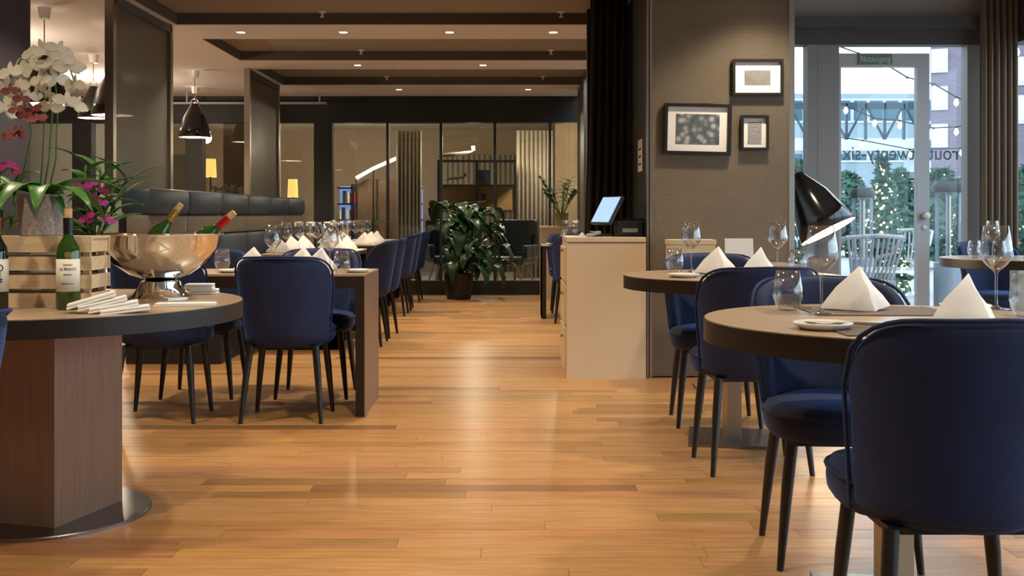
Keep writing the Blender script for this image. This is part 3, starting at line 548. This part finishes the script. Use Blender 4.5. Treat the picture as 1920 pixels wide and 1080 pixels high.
for base, tops in ((-.01, [(80,300),(85,200),(70,120),(40,110),(10,160)]), (.015, [(105,300),(108,200),(100,120),(125,110),(145,170)]), (.0, [(92,300),(98,210),(90,130),(60,160)])):
    stems.append(([Vector((base, 0, 0))]+[at(*t) for t in tops], []))
for i, f in enumerate(wf): stems[i % 3][1].append(tuple(at(f[0], f[1], 3.60+random.uniform(-.07, .05))))
orchid('white_orchid', (px0, 3.64, pz0), 'white orchid in bloom in the speckled pot', stems, M['petal'], .041, 9, .31, M['lip'], leafw=.095)
rs = [([at(40,340,3.56), at(60,250,3.55), at(45,190,3.54), at(25,165,3.54)], [tuple(at(a, b, 3.53)) for a, b in ((40,185),(30,205),(45,215),(70,222),(62,205),(25,250),(14,255),(35,248),(20,170))])]
orchid('rust_orchid', (px0, 3.64, pz0), 'rust and white speckled orchid sprays before the white orchid', rs, M['rust'], .026, 3, .2, M['petal'], leafw=.05)
def purple(px, d, tops, fl, lab, nl=9):
    o = empty('purple_orchid', (PX(px, d), d, z), label=lab, cat='orchid')
    pt = mk('pot', lathe(B(), [(0,0),(.05,0),(.062,.12),(.056,.12),(.046,.008),(0,.008)], 24), M['potb'], o, smooth=2); mk('soil', lathe(B(), [(0,.10),(.054,.10)], 18), M['soil'], pt)
    for tx, ty in tops:
        top = Vector((PX(tx, d)-PX(px, d), random.uniform(-.04,.04), PZ(ty, d)-z)); base = Vector((0,0,.1)); mid = (base+top)/2+Vector((.0, 0, .02))
        mk('cane', tube(B(), [base, mid, top], .005, 6), M['stem'], o, smooth=True)
        for k in range(nl):
            t = .35+.65*k/(nl-1); p = base.lerp(top, t); s = 1 if k % 2 else -1
            mk('leaf', leafmesh(random.uniform(.12,.18), .05, random.uniform(.3,1)), M['leaf'], o, loc=p, rot=(0,0,-s*PI/2+random.uniform(-.7,.7)), smooth=True, solid=.001)
    for fx, fy in fl:
        f = mk('flower', flowermesh(.024), M['mag'], o, loc=(PX(fx, d)-PX(px, d), -.05+random.uniform(-.02,.02), PZ(fy, d)-z), rot=(random.uniform(-.4,.4), random.uniform(-.6,.6), random.uniform(-.7,.7)), smooth=True); mk('lip', lathe(B(), [(0,-.008),(.005,-.004),(.006,0),(0,.001)], 8), M['petal'], f, rot=(PI/2,0,0))
purple(165, 3.98, [(165,310),(190,325),(235,335),(215,350)], [(150,345),(165,352),(180,345),(205,358),(175,405),(168,412),(215,412),(200,382),(185,372)], 'magenta orchid with leafy canes behind the wooden crate')
purple(10, 3.9, [(-10,330),(25,345)], [(5,300),(12,318),(28,310),(2,330),(40,322)], 'magenta orchid at the edge behind the speckled pot', 6)
# monstera, zz plant, small agave
def potted(name, loc, lab, potprof, potm, seg=28):
    o = empty(name, loc, label=lab, cat='plant'); p = mk('planter', lathe(B(), potprof, seg), potm, o, smooth=2); return o
mo = potted('monstera', (PX(860,13.3), 13.3, 0), 'large dark green monstera before the glass partition', [(0,0),(.15,0),(.19,.32),(.175,.32),(.15,.28),(0,.28)], M['potb'])
for i in range(85):
    a = random.uniform(0, 2*PI); h = random.uniform(.3, 1.22); rr = random.uniform(.1, .43)*(1 if h < 1.05 else .85); p = Vector((rr*math.cos(a)*1.15, rr*math.sin(a)*.6, h))
    if h < 1.12 and p.x < -.08: p.x = -.02; a = -PI/2+random.uniform(-.3, .8)
    mk('stem', tube(B(), [(0,0,.27), (p.x*.4, p.y*.4, .3+(h-.3)*.7), p], .006, 5), M['stemd'], mo, smooth=True)
    bm = leafmesh(random.uniform(.24,.34), random.uniform(.19,.26), random.uniform(1.2,2.1), n=9)
    cut = [f for f in bm.faces if abs(f.calc_center_median().x) > .045 and random.random() < .28]; bmesh.ops.delete(bm, geom=cut, context='FACES')
    mk('leaf', bm, M['leafd'], mo, loc=p, rot=(0,0,a-PI/2+random.uniform(-.5,.5)), smooth=True, solid=.002)
zz = potted('zz_plant', (PX(1052,13.5), 13.5, .905), 'glossy upright plant in olive pot on the cream sideboard', [(0,0),(.075,0),(.10,.17),(.09,.17),(.07,.02),(0,.02)], M['olive'])
for i in range(9):
    a = random.uniform(0, 2*PI); tip = Vector((.26*math.cos(a), .14*math.sin(a), random.uniform(.38,.62))); st = mk('stem', tube(B(), [(0,0,.1), tip*.5+Vector((0,0,.08)), tip], .007, 5), M['stem'], zz, smooth=True)
    for k in range(10):
        t = .4+.6*k/9; p = Vector((0,0,.1)).lerp(tip, t)+Vector((0,0,.04*math.sin(PI*t))); mk('leaf', leafmesh(.10, .045, .6, n=5), M['leafd'], zz, loc=p, rot=(0,0,a+(PI/2 if k % 2 else -PI/2)-PI/2+random.uniform(-.4,.4)), smooth=True)
ag = potted('spiky_plant', (PX(697,13.1), 13.1, .743), 'small spiky potted plant on the last banquette table', [(0,0),(.05,0),(.07,.11),(.062,.11),(.045,.01),(0,.01)], M['potb'])
for i in range(16): mk('leaf', leafmesh(random.uniform(.22,.32), .03, random.uniform(.1,.9), n=6), M['leafd'], ag, loc=(0,0,.09), rot=(random.uniform(0,.5),0,i*2.4), smooth=True)
# ------------------------------------------------------------------ lamps
def pendant(x, y, zr, k, lab):
    o = empty('pendant_lamp', (x, y, CZ), label=lab, cat='pendant lamp', group='black bell pendants'); H = CZ-zr
    mk('ceiling_rose', lathe(B(), [(0,0),(.05,0),(.038,-.08),(0,-.085)], 24), M['white'], o, smooth=2)
    top = -H+.33*k
    mk('cord', tube(B(), [(0,0,-.08), (0,0,top+.09*k)], .004, 6), M['copper'], o)
    mk('loop', tube(B(), [(.045*k*math.cos(a), 0, top+.02*k+.07*k*math.sin(a)) for a in [PI*i/12 for i in range(13)]], .007*k, 8), M['chrome'], o, smooth=True)
    mk('shade', lathe(B(), [(.04*k, top+.035*k),(.055*k, top),(.075*k, top-.03*k),(.125*k, top-.12*k),(.155*k, top-.24*k),(.172*k, -H),(.168*k, -H),(.15*k, top-.24*k),(.12*k, top-.12*k),(.07*k, top-.03*k),(.03*k, top)], 40), M['black'], o, smooth=True)
    mk('lining', lathe(B(), [(.165*k, -H+.004),(.148*k, top-.24*k),(.118*k, top-.12*k),(.03*k, top-.01*k)], 40), M['lampin'], o, smooth=True); point(x, y, zr+.10, 12)
for a in ((365,133,258,1.0,0),(366,163,244,.8,1),(83,15,196,1.0,2),(175,103,222,.85,3)):
    d = (CZ-CAM)*F/(YH-a[1]); pendant(PX(a[0], d), d, PZ(a[2], d), a[3], ('black bell pendant lamp seen between the two divider screens', 'smaller black bell pendant lamp by the glass partition', 'black bell pendant lamp behind the white orchid', 'black bell pendant lamp between orchid and first divider screen')[a[4]])
pendant(PX(212,8.7), 8.7, PZ(217,8.7), 1.0, 'black bell pendant lamp hidden behind the first divider screen')
tl = empty('floor_lamp', (1.93, 7.45, 0), label='large glossy black bell lamp standing behind the column', cat='lamp')
mk('base', lathe(B(), [(0,0),(.15,0),(.15,.02),(.02,.03),(0,.03)], 32), M['black'], tl, smooth=2); mk('pole', tube(B(), [(0,0,.02),(0,0,1.3),(.02,-.01,1.42)], .012, 10), M['black'], tl, smooth=True)
sp = empty('shade_joint', (0,0,0)); sp.parent = tl; bpy.data.objects.remove(sp)
cen = Vector((PX(1497,7.4)-1.93, -.05, PZ(335,7.4))); tip = Vector((PX(1550,7.4)-1.93, -.17, PZ(445,7.4)))
axis = (tip-cen).normalized(); q = axis.to_track_quat('-Z', 'Y').to_euler(); L = .42
sh_ = mk('shade', lathe(B(), [(.0,.03),(.05,.03),(.058,.0),(.085,-.05),(.135,-.15),(.175,-.30),(.205,-L),(.201,-L),(.17,-.30),(.13,-.15),(.08,-.05),(.05,-.005)], 48), M['black'], tl, loc=cen, rot=q, smooth=True)
mk('lining', lathe(B(), [(.199,-L+.003),(.168,-.30),(.128,-.15),(.078,-.05),(.0,-.02)], 48), M['lampin'], sh_, smooth=True); mk('arm', tube(B(), [(0,0,.02),(0,0,.10)], .012, 8), M['black'], sh_)
pl = point(1.93+cen.x+axis.x*.2, 7.45+cen.y+axis.y*.2, cen.z+axis.z*.2, 10)
# ------------------------------------------------------------------ pictures, sign, till, small things
def picture(x0, y0, x1, y1, m, fw, pw, lab, tilt=0):
    d = D0-.002; w, h = (x1-x0)*d/F, (y1-y0)*d/F; o = empty('picture', (PX((x0+x1)/2, d), d, PZ((y0+y1)/2, d)), label=lab, cat='picture', group='framed prints on the column'); o.rotation_euler = (0, tilt, 0)
    bm = B(); a, b = w/2, h/2
    for q in ((-a, a, b-fw, b), (-a, a, -b, -b+fw), (-a, -a+fw, -b+fw, b-fw), (a-fw, a, -b+fw, b-fw)): bx(bm, q[0], q[1], -.03, 0, q[2], q[3])
    mk('frame', bm, M['frame'], o); box('mount', M['passe'], -a+fw, a-fw, -.012, -.004, -b+fw, b-fw, o); box('print', m, -a+fw+pw, a-fw-pw, -.014, -.011, -b+fw+pw*.85, b-fw-pw*.85, o)
picture(1245,195,1370,290, M['art1'], .02, .055, 'largest framed print of grey and blue leaf shapes', .022); picture(1372,112,1467,180, M['art2'], .018, .062, 'upper framed print with a pale glow on grey'); picture(1388,217,1440,282, M['art3'], .017, .028, 'smallest framed print of swirling lines', .006)
pn = empty('notice', (.845, 7.2, 0), label='cream paper notice hanging on the dark side of the column', cat='notice'); box('sheet', M['paper'], -.003, .0, -.12, .12, PZ(322,7.2), PZ(262,7.2), pn); pn.location.x = xa-.004
bm = B()
for i in range(3): bx(bm, -.0045, -.003, -.06, .06, PZ(310-i*14,7.2), PZ(306-i*14,7.2))
mk('printed_lines', bm, M['ink'], pn)
ti = empty('till', (PX(1128,7.0), 7.1, .907), label='touchscreen till with lit blue screen on the cream counter', cat='till')
box('base', M['mblack'], -.06, .10, -.06, .08, 0, .015, ti); mk('arm', tube(B(), [(.075,0,.012),(.085,0,.1),(.072,0,.15)], .014, 8), M['mblack'], ti)
hd = box('screen_case', M['mblack'], -.012, .012, -.15, .15, -.1, .11, ti, bev=.004); hd.location = (.0, 0, .08); hd.rotation_euler = (0, .5, .35); sc2 = box('display', M['tvscreen'], -.014, -.0125, -.135, .135, -.088, .1, hd); sc2.location = (-.0133, 0, .012)
rp = empty('receipt_printer', (PX(1178,7.1), 7.08, .907), label='black receipt printer beside the till', cat='printer'); box('body', M['mblack'], -.1, .1, -.09, .09, 0, .11, rp, bev=.02); box('paper_slot', M['grey'], -.05, .05, -.095, -.088, .03, .055, rp); box('lid', M['black'], -.09, .09, -.06, .08, .11, .122, rp, bev=.005)
ct = empty('card_terminal', (PX(1112,6.95), 6.95, .907), label='small card terminal lying at the front of the counter', cat='terminal'); box('body', M['grey'], -.04, .05, -.03, .03, .01, .03, ct, bev=.005).rotation_euler = (0,-.25,.2); box('keypad', M['menu'], -.02, .03, -.02, .02, .034, .036, ct)
zc = .75
bxo = empty('wooden_box', (PX(1297,6.5), 6.55, zc), label='pale lidded wooden box on the narrow table by the column', cat='box'); box('body', M['kraft'], -.135, .135, -.1, .1, 0, .12, bxo); box('lid', M['kraft'], -.14, .14, -.105, .105, .122, .15, bxo)
mc = empty('menu_card', (PX(1388,6.4), 6.42, zc), label='white menu card standing on the narrow table by the column', cat='card'); o = box('card', M['menu'], -.085, .085, -.003, .003, 0, .16, mc); o.rotation_euler = (-.12, 0, 0); box('foot', M['mblack'], -.05, .05, -.02, .02, 0, .01, mc)
box('red_box', M['red'], PX(1420,6.38)-.01, PX(1436,6.38)+.02, 6.36, 6.42, zc, zc+.035, bev=.004, label='small red box beside the white menu card', cat='box')
# ------------------------------------------------------------------ lobby behind the partition
lob = 19.8
box('wall_lobby', M['lobbywall'], -6.6, 1.85, lob, lob+.1, 0, 3.2, kind='structure'); box('ceiling_lobby', M['lobbywhite'], -6.6, 1.85, 14.1, lob, 2.62, 2.7, kind='structure')
box('floor_lobby', M['terr'], -6.6, 1.85, 14.1, lob, -.004, .0, kind='structure')
for x, y in ((-5, 17), (-2.6, 17.5), (-.6, 17), (.9, 16.5)): spot(x, y, 2.6, 90, 140); point(x, y, 2.2, 40)  # spots and points without fixtures, added to light the lobby
box('trim_2', M['lobbybrown'], PX(425,17), PX(470,17), 16.8, 17.2, 0, 2.62, kind='structure'); box('trim_3', M['lobbywall'], PX(1040,18), 1.85, 17.8, 18.0, 0, 2.62, kind='structure'); box('trim_4', M['lobbywhite'], PX(320,15), PX(352,15), 14.9, 15.1, 0, PZ(290,15), kind='structure')
drape('curtain', M['sheer'], PX(742,17), PX(790,17), 17, .02, PZ(245,17), 'narrow beige curtain behind glass partition, beside glowing handrail', folds=7, amp=.04); drape('curtain', M['sheer'], PX(968,17.5), PX(1036,17.5), 17.5, .02, PZ(245,17.5), 'beige curtain behind glass partition, beside shelf rack', folds=9, amp=.04)
drape('curtain', M['sheer'], PX(830,19.6), PX(965,19.6), 19.6, .02, PZ(290,19.6), 'long beige curtain behind the model aircraft shelf', folds=14, amp=.04)
rk = empty('shelf_rack', (0,0,0), label='black metal shelf rack holding model aircraft behind the glass', cat='shelf'); D = 17.0
X = lambda x: PX(x, D)
Z = lambda y: PZ(y, D)
for x in (822, 893, 930, 965): box('upright', M['mblack'], X(x)-.015, X(x)+.015, D-.02, D+.02, 0, Z(300), rk); box('upright', M['mblack'], X(x)-.015, X(x)+.015, D+.35, D+.39, 0, Z(300), rk)
for y_ in (300, 346, 395, 420): box('shelf', M['mblack'], X(822), X(965), D-.02, D+.39, Z(y_)-.02, Z(y_), rk)
box('amber_back', M['orange'], X(824), X(963), D+.37, D+.385, Z(393), Z(348), rk)
def plane(x, y, s, zz, lab):
    o = empty('model_aircraft', (x, y, zz), label=lab, cat='model aircraft', group='model aircraft on the shelf rack'); o.rotation_euler = (0, -.1, .15)
    mk('fuselage', tube(B(), [(-.5*s,0,.1),(-.42*s,0,.105),(-.2*s,0,.11),(.3*s,0,.11),(.45*s,0,.13)], [.012*s,.045*s,.05*s,.048*s,.015*s], 12), M['steel'], o, smooth=True)
    bm = B(); bx(bm, -.08*s, .06*s, -.2*s, .2*s, .10, .108); mk('wing', bm, M['grey'], o); bm = B(); bx(bm, .36*s, .45*s, -.006, .006, .12, .12+.14*s); bx(bm, .38*s, .45*s, -.15*s, .15*s, .125, .131); mk('tail', bm, M['leather'], o); mk('stand', tube(B(), [(0,0,.1),(.02,0,.0)], .008, 6), M['mblack'], o)
plane(X(858), D+.15, .65, Z(300), 'model aircraft on top of the shelf rack'); plane(X(856), D+.15, .36, Z(346), 'smaller model aircraft on the rack shelf with the blue picture'); plane(X(866), D+.15, .9, Z(395), 'large model aircraft on the amber-backed shelf')
pc = empty('tablet_picture', (X(905), D+.1, Z(346)), label='dark blue picture propped on the shelf rack', cat='picture'); o = box('panel', M['leather'], -.12, .12, -.01, .01, 0, .24, pc); o.rotation_euler = (-.15,0,.1); box('stand', M['mblack'], -.05, .05, .01, .06, 0, .01, pc)
bs = empty('bookcase', (0,0,0), label='dark bookcase with lit shelves behind the glass partition', cat='bookcase'); D = 18.5
for x in (632, 684, 736, 790): box('upright', M['mblack'], X(x)*18.5/17-.02, X(x)*18.5/17+.02, D, D+.3, 0, Z(345)+.0, bs)
for k in range(6): box('shelf', M['mblack'], PX(632,D), PX(790,D), D, D+.3, .1+k*.28, .13+k*.28, bs)
box('lit_back', M['bluelit'], PX(632,D), PX(790,D), D+.3, D+.31, .1, 1.55, bs)
bc = [(M['red'], 'red'), (M['menu'], 'white'), (M['leather'], 'dark blue'), (M['orange'], 'amber'), (M['lobbybrown'], 'brown'), (M['bwhite'], 'pale blue')]
for k in range(1, 5):
    x = PX(636, D)
    while x < PX(786, D)-.07:
        w = random.uniform(.03,.06); h = random.uniform(.15,.22)
        if random.random() < .75 and not any(abs(x+w/2-X(u)*18.5/17) < w/2+.025 for u in (632, 684, 736, 790)):
            bm_, bn = random.choice(bc); b = box('book', bm_, x, x+w-.004, D+.06, D+.24, .13+k*.28, .13+k*.28+h, label=bn+' book standing on '+('', 'lower', 'second', 'third', 'top')[k]+' shelf of lit bookcase behind the glass', cat='book', group='books in the lit bookcase')
        x += w
hr = empty('handrail', (0,0,0), label='glowing slanted handrail of the stair behind the glass', cat='handrail'); mk('light_strip', tube(B(), [(PX(668,18), 18, PZ(334,18)), (PX(700,18), 18, PZ(316,18)), (PX(752,18), 18, PZ(293,18))], .03, 8), M['strip'], hr)
for x, y_ in ((668,334),(700,316),(750,294)): mk('post', tube(B(), [(PX(x,18),18,0),(PX(x,18),18,PZ(y_,18))], .015, 6), M['mblack'], hr)
st = mk('stair_wall', bx(B(), PX(668,18.2), PX(752,18.2), 18.1, 18.2, 0, PZ(336,18.2)), M['lobbybrown'], kind='structure'); st.name = 'wall_stair'
def table_lamp(px, y0, y1, wpx, d, lab):
    o = empty('table_lamp', (PX(px, d), d, 0), label=lab, cat='lamp', group='lit lamps behind the glass'); zb, z1 = PZ(y1, d), PZ(y0, d); r = wpx*d/F/2
    mk('shade', lathe(B(), [(r,zb),(r*.85,z1),(r*.83,z1),(r*.98,zb)], 28, close=True), M['lampshade'], o, smooth=2); mk('stand', tube(B(), [(0,0,.0),(0,0,z1-.05)], .015, 8), M['mblack'], o); mk('base', lathe(B(), [(0,0),(.14,0),(.14,.02),(0,.025)], 24), M['mblack'], o); mk('bulb', lathe(B(), [(0,zb+.05),(.03,zb+.08),(0,zb+.13)], 12), M['bulbm'], o, smooth=True); point(PX(px, d), d, (zb+z1)/2, 8, .03)
table_lamp(395, 298, 332, 22, 15.5, 'lit yellow shaded lamp seen between the divider screens'); table_lamp(549, 336, 370, 20, 16.5, 'lit orange shaded lamp past the end of the banquette')
def lounge(x, y, rz, lab):
    o = empty('lounge_chair', (x, y, 0), rz, label=lab, cat='armchair', group='lounge armchairs behind the glass'); box('seat', M['leather'], -.32, .32, -.3, .32, .34, .46, o, bev=.04); q = box('backrest', M['leather'], -.32, .32, -.36, -.26, .42, .98, o, bev=.04)
    for s in (-1, 1):
        box('armrest', M['leather'], s*.32-.04, s*.32+.04, -.3, .28, .42, .62, o, bev=.03)
        for t in (-1, 1): mk('leg', tube(B(), [(s*.2, t*.18, .35), (s*.3, t*.28, 0)], .016, 8), M['crate'], o)
lounge(PX(955,15.3), 15.3, 2.8, 'dark blue lounge armchair with wooden legs under the model aircraft'); lounge(PX(845,15.6), 15.6, 3.4, 'dark blue lounge armchair partly behind the monstera')
dv = potted('dried_flowers', (PX(425,15.2), 15.2, 0), 'tall vase of pale dried blossoms behind the banquette', [(0,0),(.12,0),(.16,.5),(.10,1.0),(.09,1.0),(.14,.5),(0,.05)], M['mblack'])
bm = B()
for i in range(260):
    a = random.uniform(0, 2*PI); r = random.random()**.5*.33; p = Vector((r*math.cos(a), r*math.sin(a)*.6, 1.25+random.uniform(-.14,.26)*(1-r))); bmesh.ops.create_icosphere(bm, subdivisions=1, radius=random.uniform(.012,.022), matrix=Matrix.Translation(p))
mk('blossom', bm, M['sheer'], dv, kind='stuff')
mk('twig', tube(B(), [(0,0,.9),(.02,0,1.3)], .03, 6), M['stemd'], dv)
# ------------------------------------------------------------------ outside
mk('ground', bx(B(), 1.95, 120, 8.65, 160, -.1, -.02), M['terr'], kind='structure'); mk('ground', bx(B(), 4.08, 120, -40, 8.65, -.1, -.02), M['terr'], kind='structure')
def building(name, m, d, px0, px1, ytop, dep, lab, wins, wm, ybot=None):
    o = empty(name, (PX(px0, d), d, -.02), label=lab, cat='building'); w = PX(px1, d)-PX(px0, d); h = PZ(ytop, d)
    box('wall', m, 0, w, 0, dep, 0, h, o)
    for (x0, y0, x1, y1) in wins:
        f = box('window', M['bwhite'], PX(x0,d)-PX(px0,d)-.1, PX(x1,d)-PX(px0,d)+.1, -.06, .02, PZ(y1,d)-.1, PZ(y0,d)+.1, o); g = box('pane', wm, PX(x0,d)-PX(x1,d), 0, -.03, .0, 0, PZ(y0,d)-PZ(y1,d), f); g.location = (0, -.05, .1)
    return o
bb = building('brick_building', M['brick'], 34, 1745, 2150, -60, 10, 'mauve brick building with white-framed windows beyond the glass door', [(x, y, x+17, y+32) for y in (-20, 98, 168, 238) for x in (1752, 1822)]+[(1895+45*i, y, 1925+45*i, y+40) for y in (20, 120, 190) for i in range(4)], M['bwin'])
bb.rotation_euler = (0, 0, -.385)
building('glass_building', M['bpale'], 60, 1400, 1735, 175, 14, 'pale office building with teal glazing seen through the door', [(x, y, x+24, y+38) for y in (188, 262) for x in range(1480, 1730, 30)], M['bglass'])
building('long_building', M['bpale'], 75, 1300, 1600, 215, 14, 'low pale building beside the column edge', [(x, y, x+20, y+24) for y in (240, 280) for x in range(1480, 1600, 28)], M['bglass'])
br = empty('truss_bridge', (0,0,0), label='steel truss footbridge crossing between the buildings', cat='bridge'); D = 50
for x in (1450, 1735): box('pier', M['bwhite'], PX(x,D)-.4, PX(x,D)+.4, D+.8, D+1.6, -.05, PZ(262,D)-.5, br)
box('deck', M['bwhite'], PX(1440,D), PX(1740,D), D, D+3, PZ(262,D)-.5, PZ(262,D), br); box('top_chord', M['truss'], PX(1440,D), PX(1740,D), D, D+.3, PZ(192,D)-.3, PZ(192,D), br)
for i, x in enumerate(range(1480, 1740, 36)):
    a, b = (262, 194) if i % 2 else (194, 262); mk('brace', tube(B(), [(PX(x,D), D+.1, PZ(a,D)), (PX(x+36,D), D+.1, PZ(b,D))], .06, 6), M['truss'], br); box('strut', M['truss'], PX(x,D)-.045, PX(x,D)+.045, D, D+.2, PZ(262,D), PZ(194,D), br)
def shrub(name, x, y, h, r, m, lab, cat, n=420, lights=0, cone=False, s=.09):
    o = empty(name, (x, y, -.02), label=lab, cat=cat); bm = B()
    for i in range(n):
        t = random.random(); hh = h*(.08+.92*t); rr = r*((1-t)*.95+.05 if cone else math.sin(PI*min(.95, .25+.7*t)))*math.sqrt(random.uniform(.3,1)); a = random.uniform(0, 2*PI); p = Vector((rr*math.cos(a), rr*math.sin(a), hh)); u = Vector((random.gauss(0,1), random.gauss(0,1), random.gauss(0,.7))).normalized()*s; v = u.cross(Vector((random.gauss(0,1), random.gauss(0,1), random.gauss(0,1)))).normalized()*s*.45
        bm.faces.new([bm.verts.new(p-u), bm.verts.new(p+v), bm.verts.new(p+u), bm.verts.new(p-v)])
    mk('foliage', bm, m, o, kind='stuff'); mk('trunk', tube(B(), [(0,0,0),(0,0,h*.8)], [.05,.015], 8), M['stemd'], o)
    if lights:
        bm = B()
        for i in range(lights):
            t = random.random()**1.2; rr = r*((1-t)*.95+.08 if cone else .9)*random.uniform(.8,1.05); a = random.uniform(0, 2*PI); bmesh.ops.create_icosphere(bm, subdivisions=1, radius=.013, matrix=Matrix.Translation((rr*math.cos(a), rr*math.sin(a), h*(.05+.93*t))))
        mk('fairy_lights', bm, M['bulbm'], o, kind='stuff')
shrub('fir_tree', PX(1655,13), 13, 1.75, .36, M['fir'], 'slim fir tree wound with fairy lights on the terrace', 'tree', 900, 260, True); shrub('fir_tree', PX(1800,14.5), 14.5, 1.3, .3, M['fir'], 'small fir with fairy lights beside the curtain', 'tree', 500, 120, True)
for i, (px, d, h, r) in enumerate(((1765,21,1.95,.6),(1588,27,2.1,.9),(1685,25,2.1,.5),(1505,19,2.0,.6),(1928,19,1.9,.55))): shrub('shrub', PX(px,d), d, h, r, M['fir'], ('leafy shrub before the wooden hut', 'broad shrub below the truss bridge', 'leafy shrub behind the lit fir tree', 'thin shrub in the narrow window beside the column', 'leafy shrub in the side window')[i], 'shrub', 900, 60, s=.16)
for i, (px, w) in enumerate(((1800, 1.7), (1968, 1.7))):
    o = empty('wooden_hut', (PX(px,25.5), 26.5, -.02), label=('wooden market hut behind shrubs by the brick building', 'wooden market hut seen in the side window')[i], cat='hut')
    for k in range(8): box('board', M['hut'], -w/2+k*w/8, -w/2+(k+1)*w/8-.02, -.6, -.56, 0, 1.95, o)
    box('body', M['hut'], -w/2, w/2, -.56, .8, 0, 1.9, o); box('roof', M['brick'], -w/2-.15, w/2+.15, -.75, .9, 1.95, 2.1, o)
def heater(px, d, ytop, r, lab):
    o = empty('patio_heater', (PX(px,d), d, -.02), label=lab, cat='patio heater', group='patio heaters'); h = PZ(ytop, d)+.02
    mk('base', lathe(B(), [(0,0),(r,0),(r,.55),(r*.8,.57),(0,.57)], 24), M['heater'], o, smooth=2); mk('glass_tube', lathe(B(), [(r*.85,.57),(r*.85,h-.12)], 24), M['pane'], o, smooth=True); mk('cap', lathe(B(), [(0,h-.1),(r*1.1,h-.12),(r*1.15,h-.06),(r*.9,h),(0,h)], 24), M['mblack'], o, smooth=2)
    for k in range(6): a = k*PI/3; mk('rod', tube(B(), [(r*.88*math.cos(a), r*.88*math.sin(a), .56), (r*.88*math.cos(a), r*.88*math.sin(a), h-.1)], .01, 6), M['heater'], o)
    mk('burner', tube(B(), [(0,0,.56),(0,0,h-.15)], .03, 8), M['steel'], o)
heater(1617, 12.5, 352, .13, 'grey patio heater behind the slatted garden chair'); heater(1778, 11.5, 340, .15, 'grey patio heater beside the taupe curtain')
def patio_chair(x, y, rz, lab):
    o = empty('garden_chair', (x, y, -.02), rz, label=lab, cat='chair', group='grey slatted garden chairs')
    for k in range(11): u = -1+2*k/10; mk('slat', tube(B(), [(u*.2, -.2, .42), (u*.25, -.26-.04*(1-u*u), .66), (u*.28, -.28-.06*(1-u*u), .84)], .012, 6), M['patio'], o)
    mk('top_rail', tube(B(), [(-.3,-.27,.85), (0,-.34,.87), (.3,-.27,.85)], .022, 8), M['patio'], o); box('seat', M['patio'], -.24, .24, -.22, .24, .40, .43, o)
    for sx in (-1, 1):
        mk('armrest', tube(B(), [(sx*.3,-.27,.85), (sx*.31,0,.68), (sx*.28,.22,.64)], .018, 8), M['patio'], o)
        for sy in (-1, 1): mk('leg', tube(B(), [(sx*.23, sy*.2, .42), (sx*.26, sy*.24, 0)], .017, 8), M['patio'], o)
patio_chair(PX(1622,10.4), 10.5, .15, 'grey slatted garden chair outside the glass door'); patio_chair(PX(1712,13.6), 13.9, 2.6, 'grey slatted garden chair farther out on the terrace')
gt = empty('garden_table', (PX(1680,11.6), 11.7, -.02), label='low white garden table on the terrace', cat='table'); mk('top', lathe(B(), [(0,.45),(.4,.45),(.4,.48),(0,.48)], 32), M['white'], gt); mk('pedestal', lathe(B(), [(0,0),(.2,0),(.03,.03),(.03,.45)], 16), M['heater'], gt)
def string(pts, d0, lab):
    o = empty('string_lights', (0,0,0), label=lab, cat='string lights'); P = [Vector((PX(x, d), d, PZ(y, d))) for x, y, d in pts]; mk('wire', tube(B(), P, .008, 6), M['mblack'], o)
    for p in (P[0], P[-1]): mk('pole', tube(B(), [(p.x, p.y, -.02), p], .02, 8), M['mblack'], o)
    for p in P[1:-1]:
        b = mk('bulb', lathe(B(), [(0,-.105),(.022,-.085),(.026,-.06),(.013,-.02),(0,-.02)], 12), M['bulbm'], o, loc=p, smooth=True); mk('socket', lathe(B(), [(.013,-.025),(.013,.01),(0,.01)], 10), M['mblack'], b)
string([(1554,80,12),(1610,100,12),(1660,120,12),(1701,145,12),(1752,158,12),(1793,182,12),(1840,200,12)], 12, 'upper string of light bulbs outside the door'); string([(1554,190,13),(1586,198,13),(1640,222,13),(1687,226,13),(1750,240,13),(1793,238,13),(1850,225,13)], 13, 'middle string of light bulbs outside the door'); string([(1554,255,14),(1617,263,14),(1706,280,14),(1803,278,14),(1860,260,14)], 14, 'lowest string of light bulbs outside the door'); string([(1860,120,9.5),(1906,85,9.5),(1960,60,9.5)], 9.5, 'string of light bulbs outside the side window')
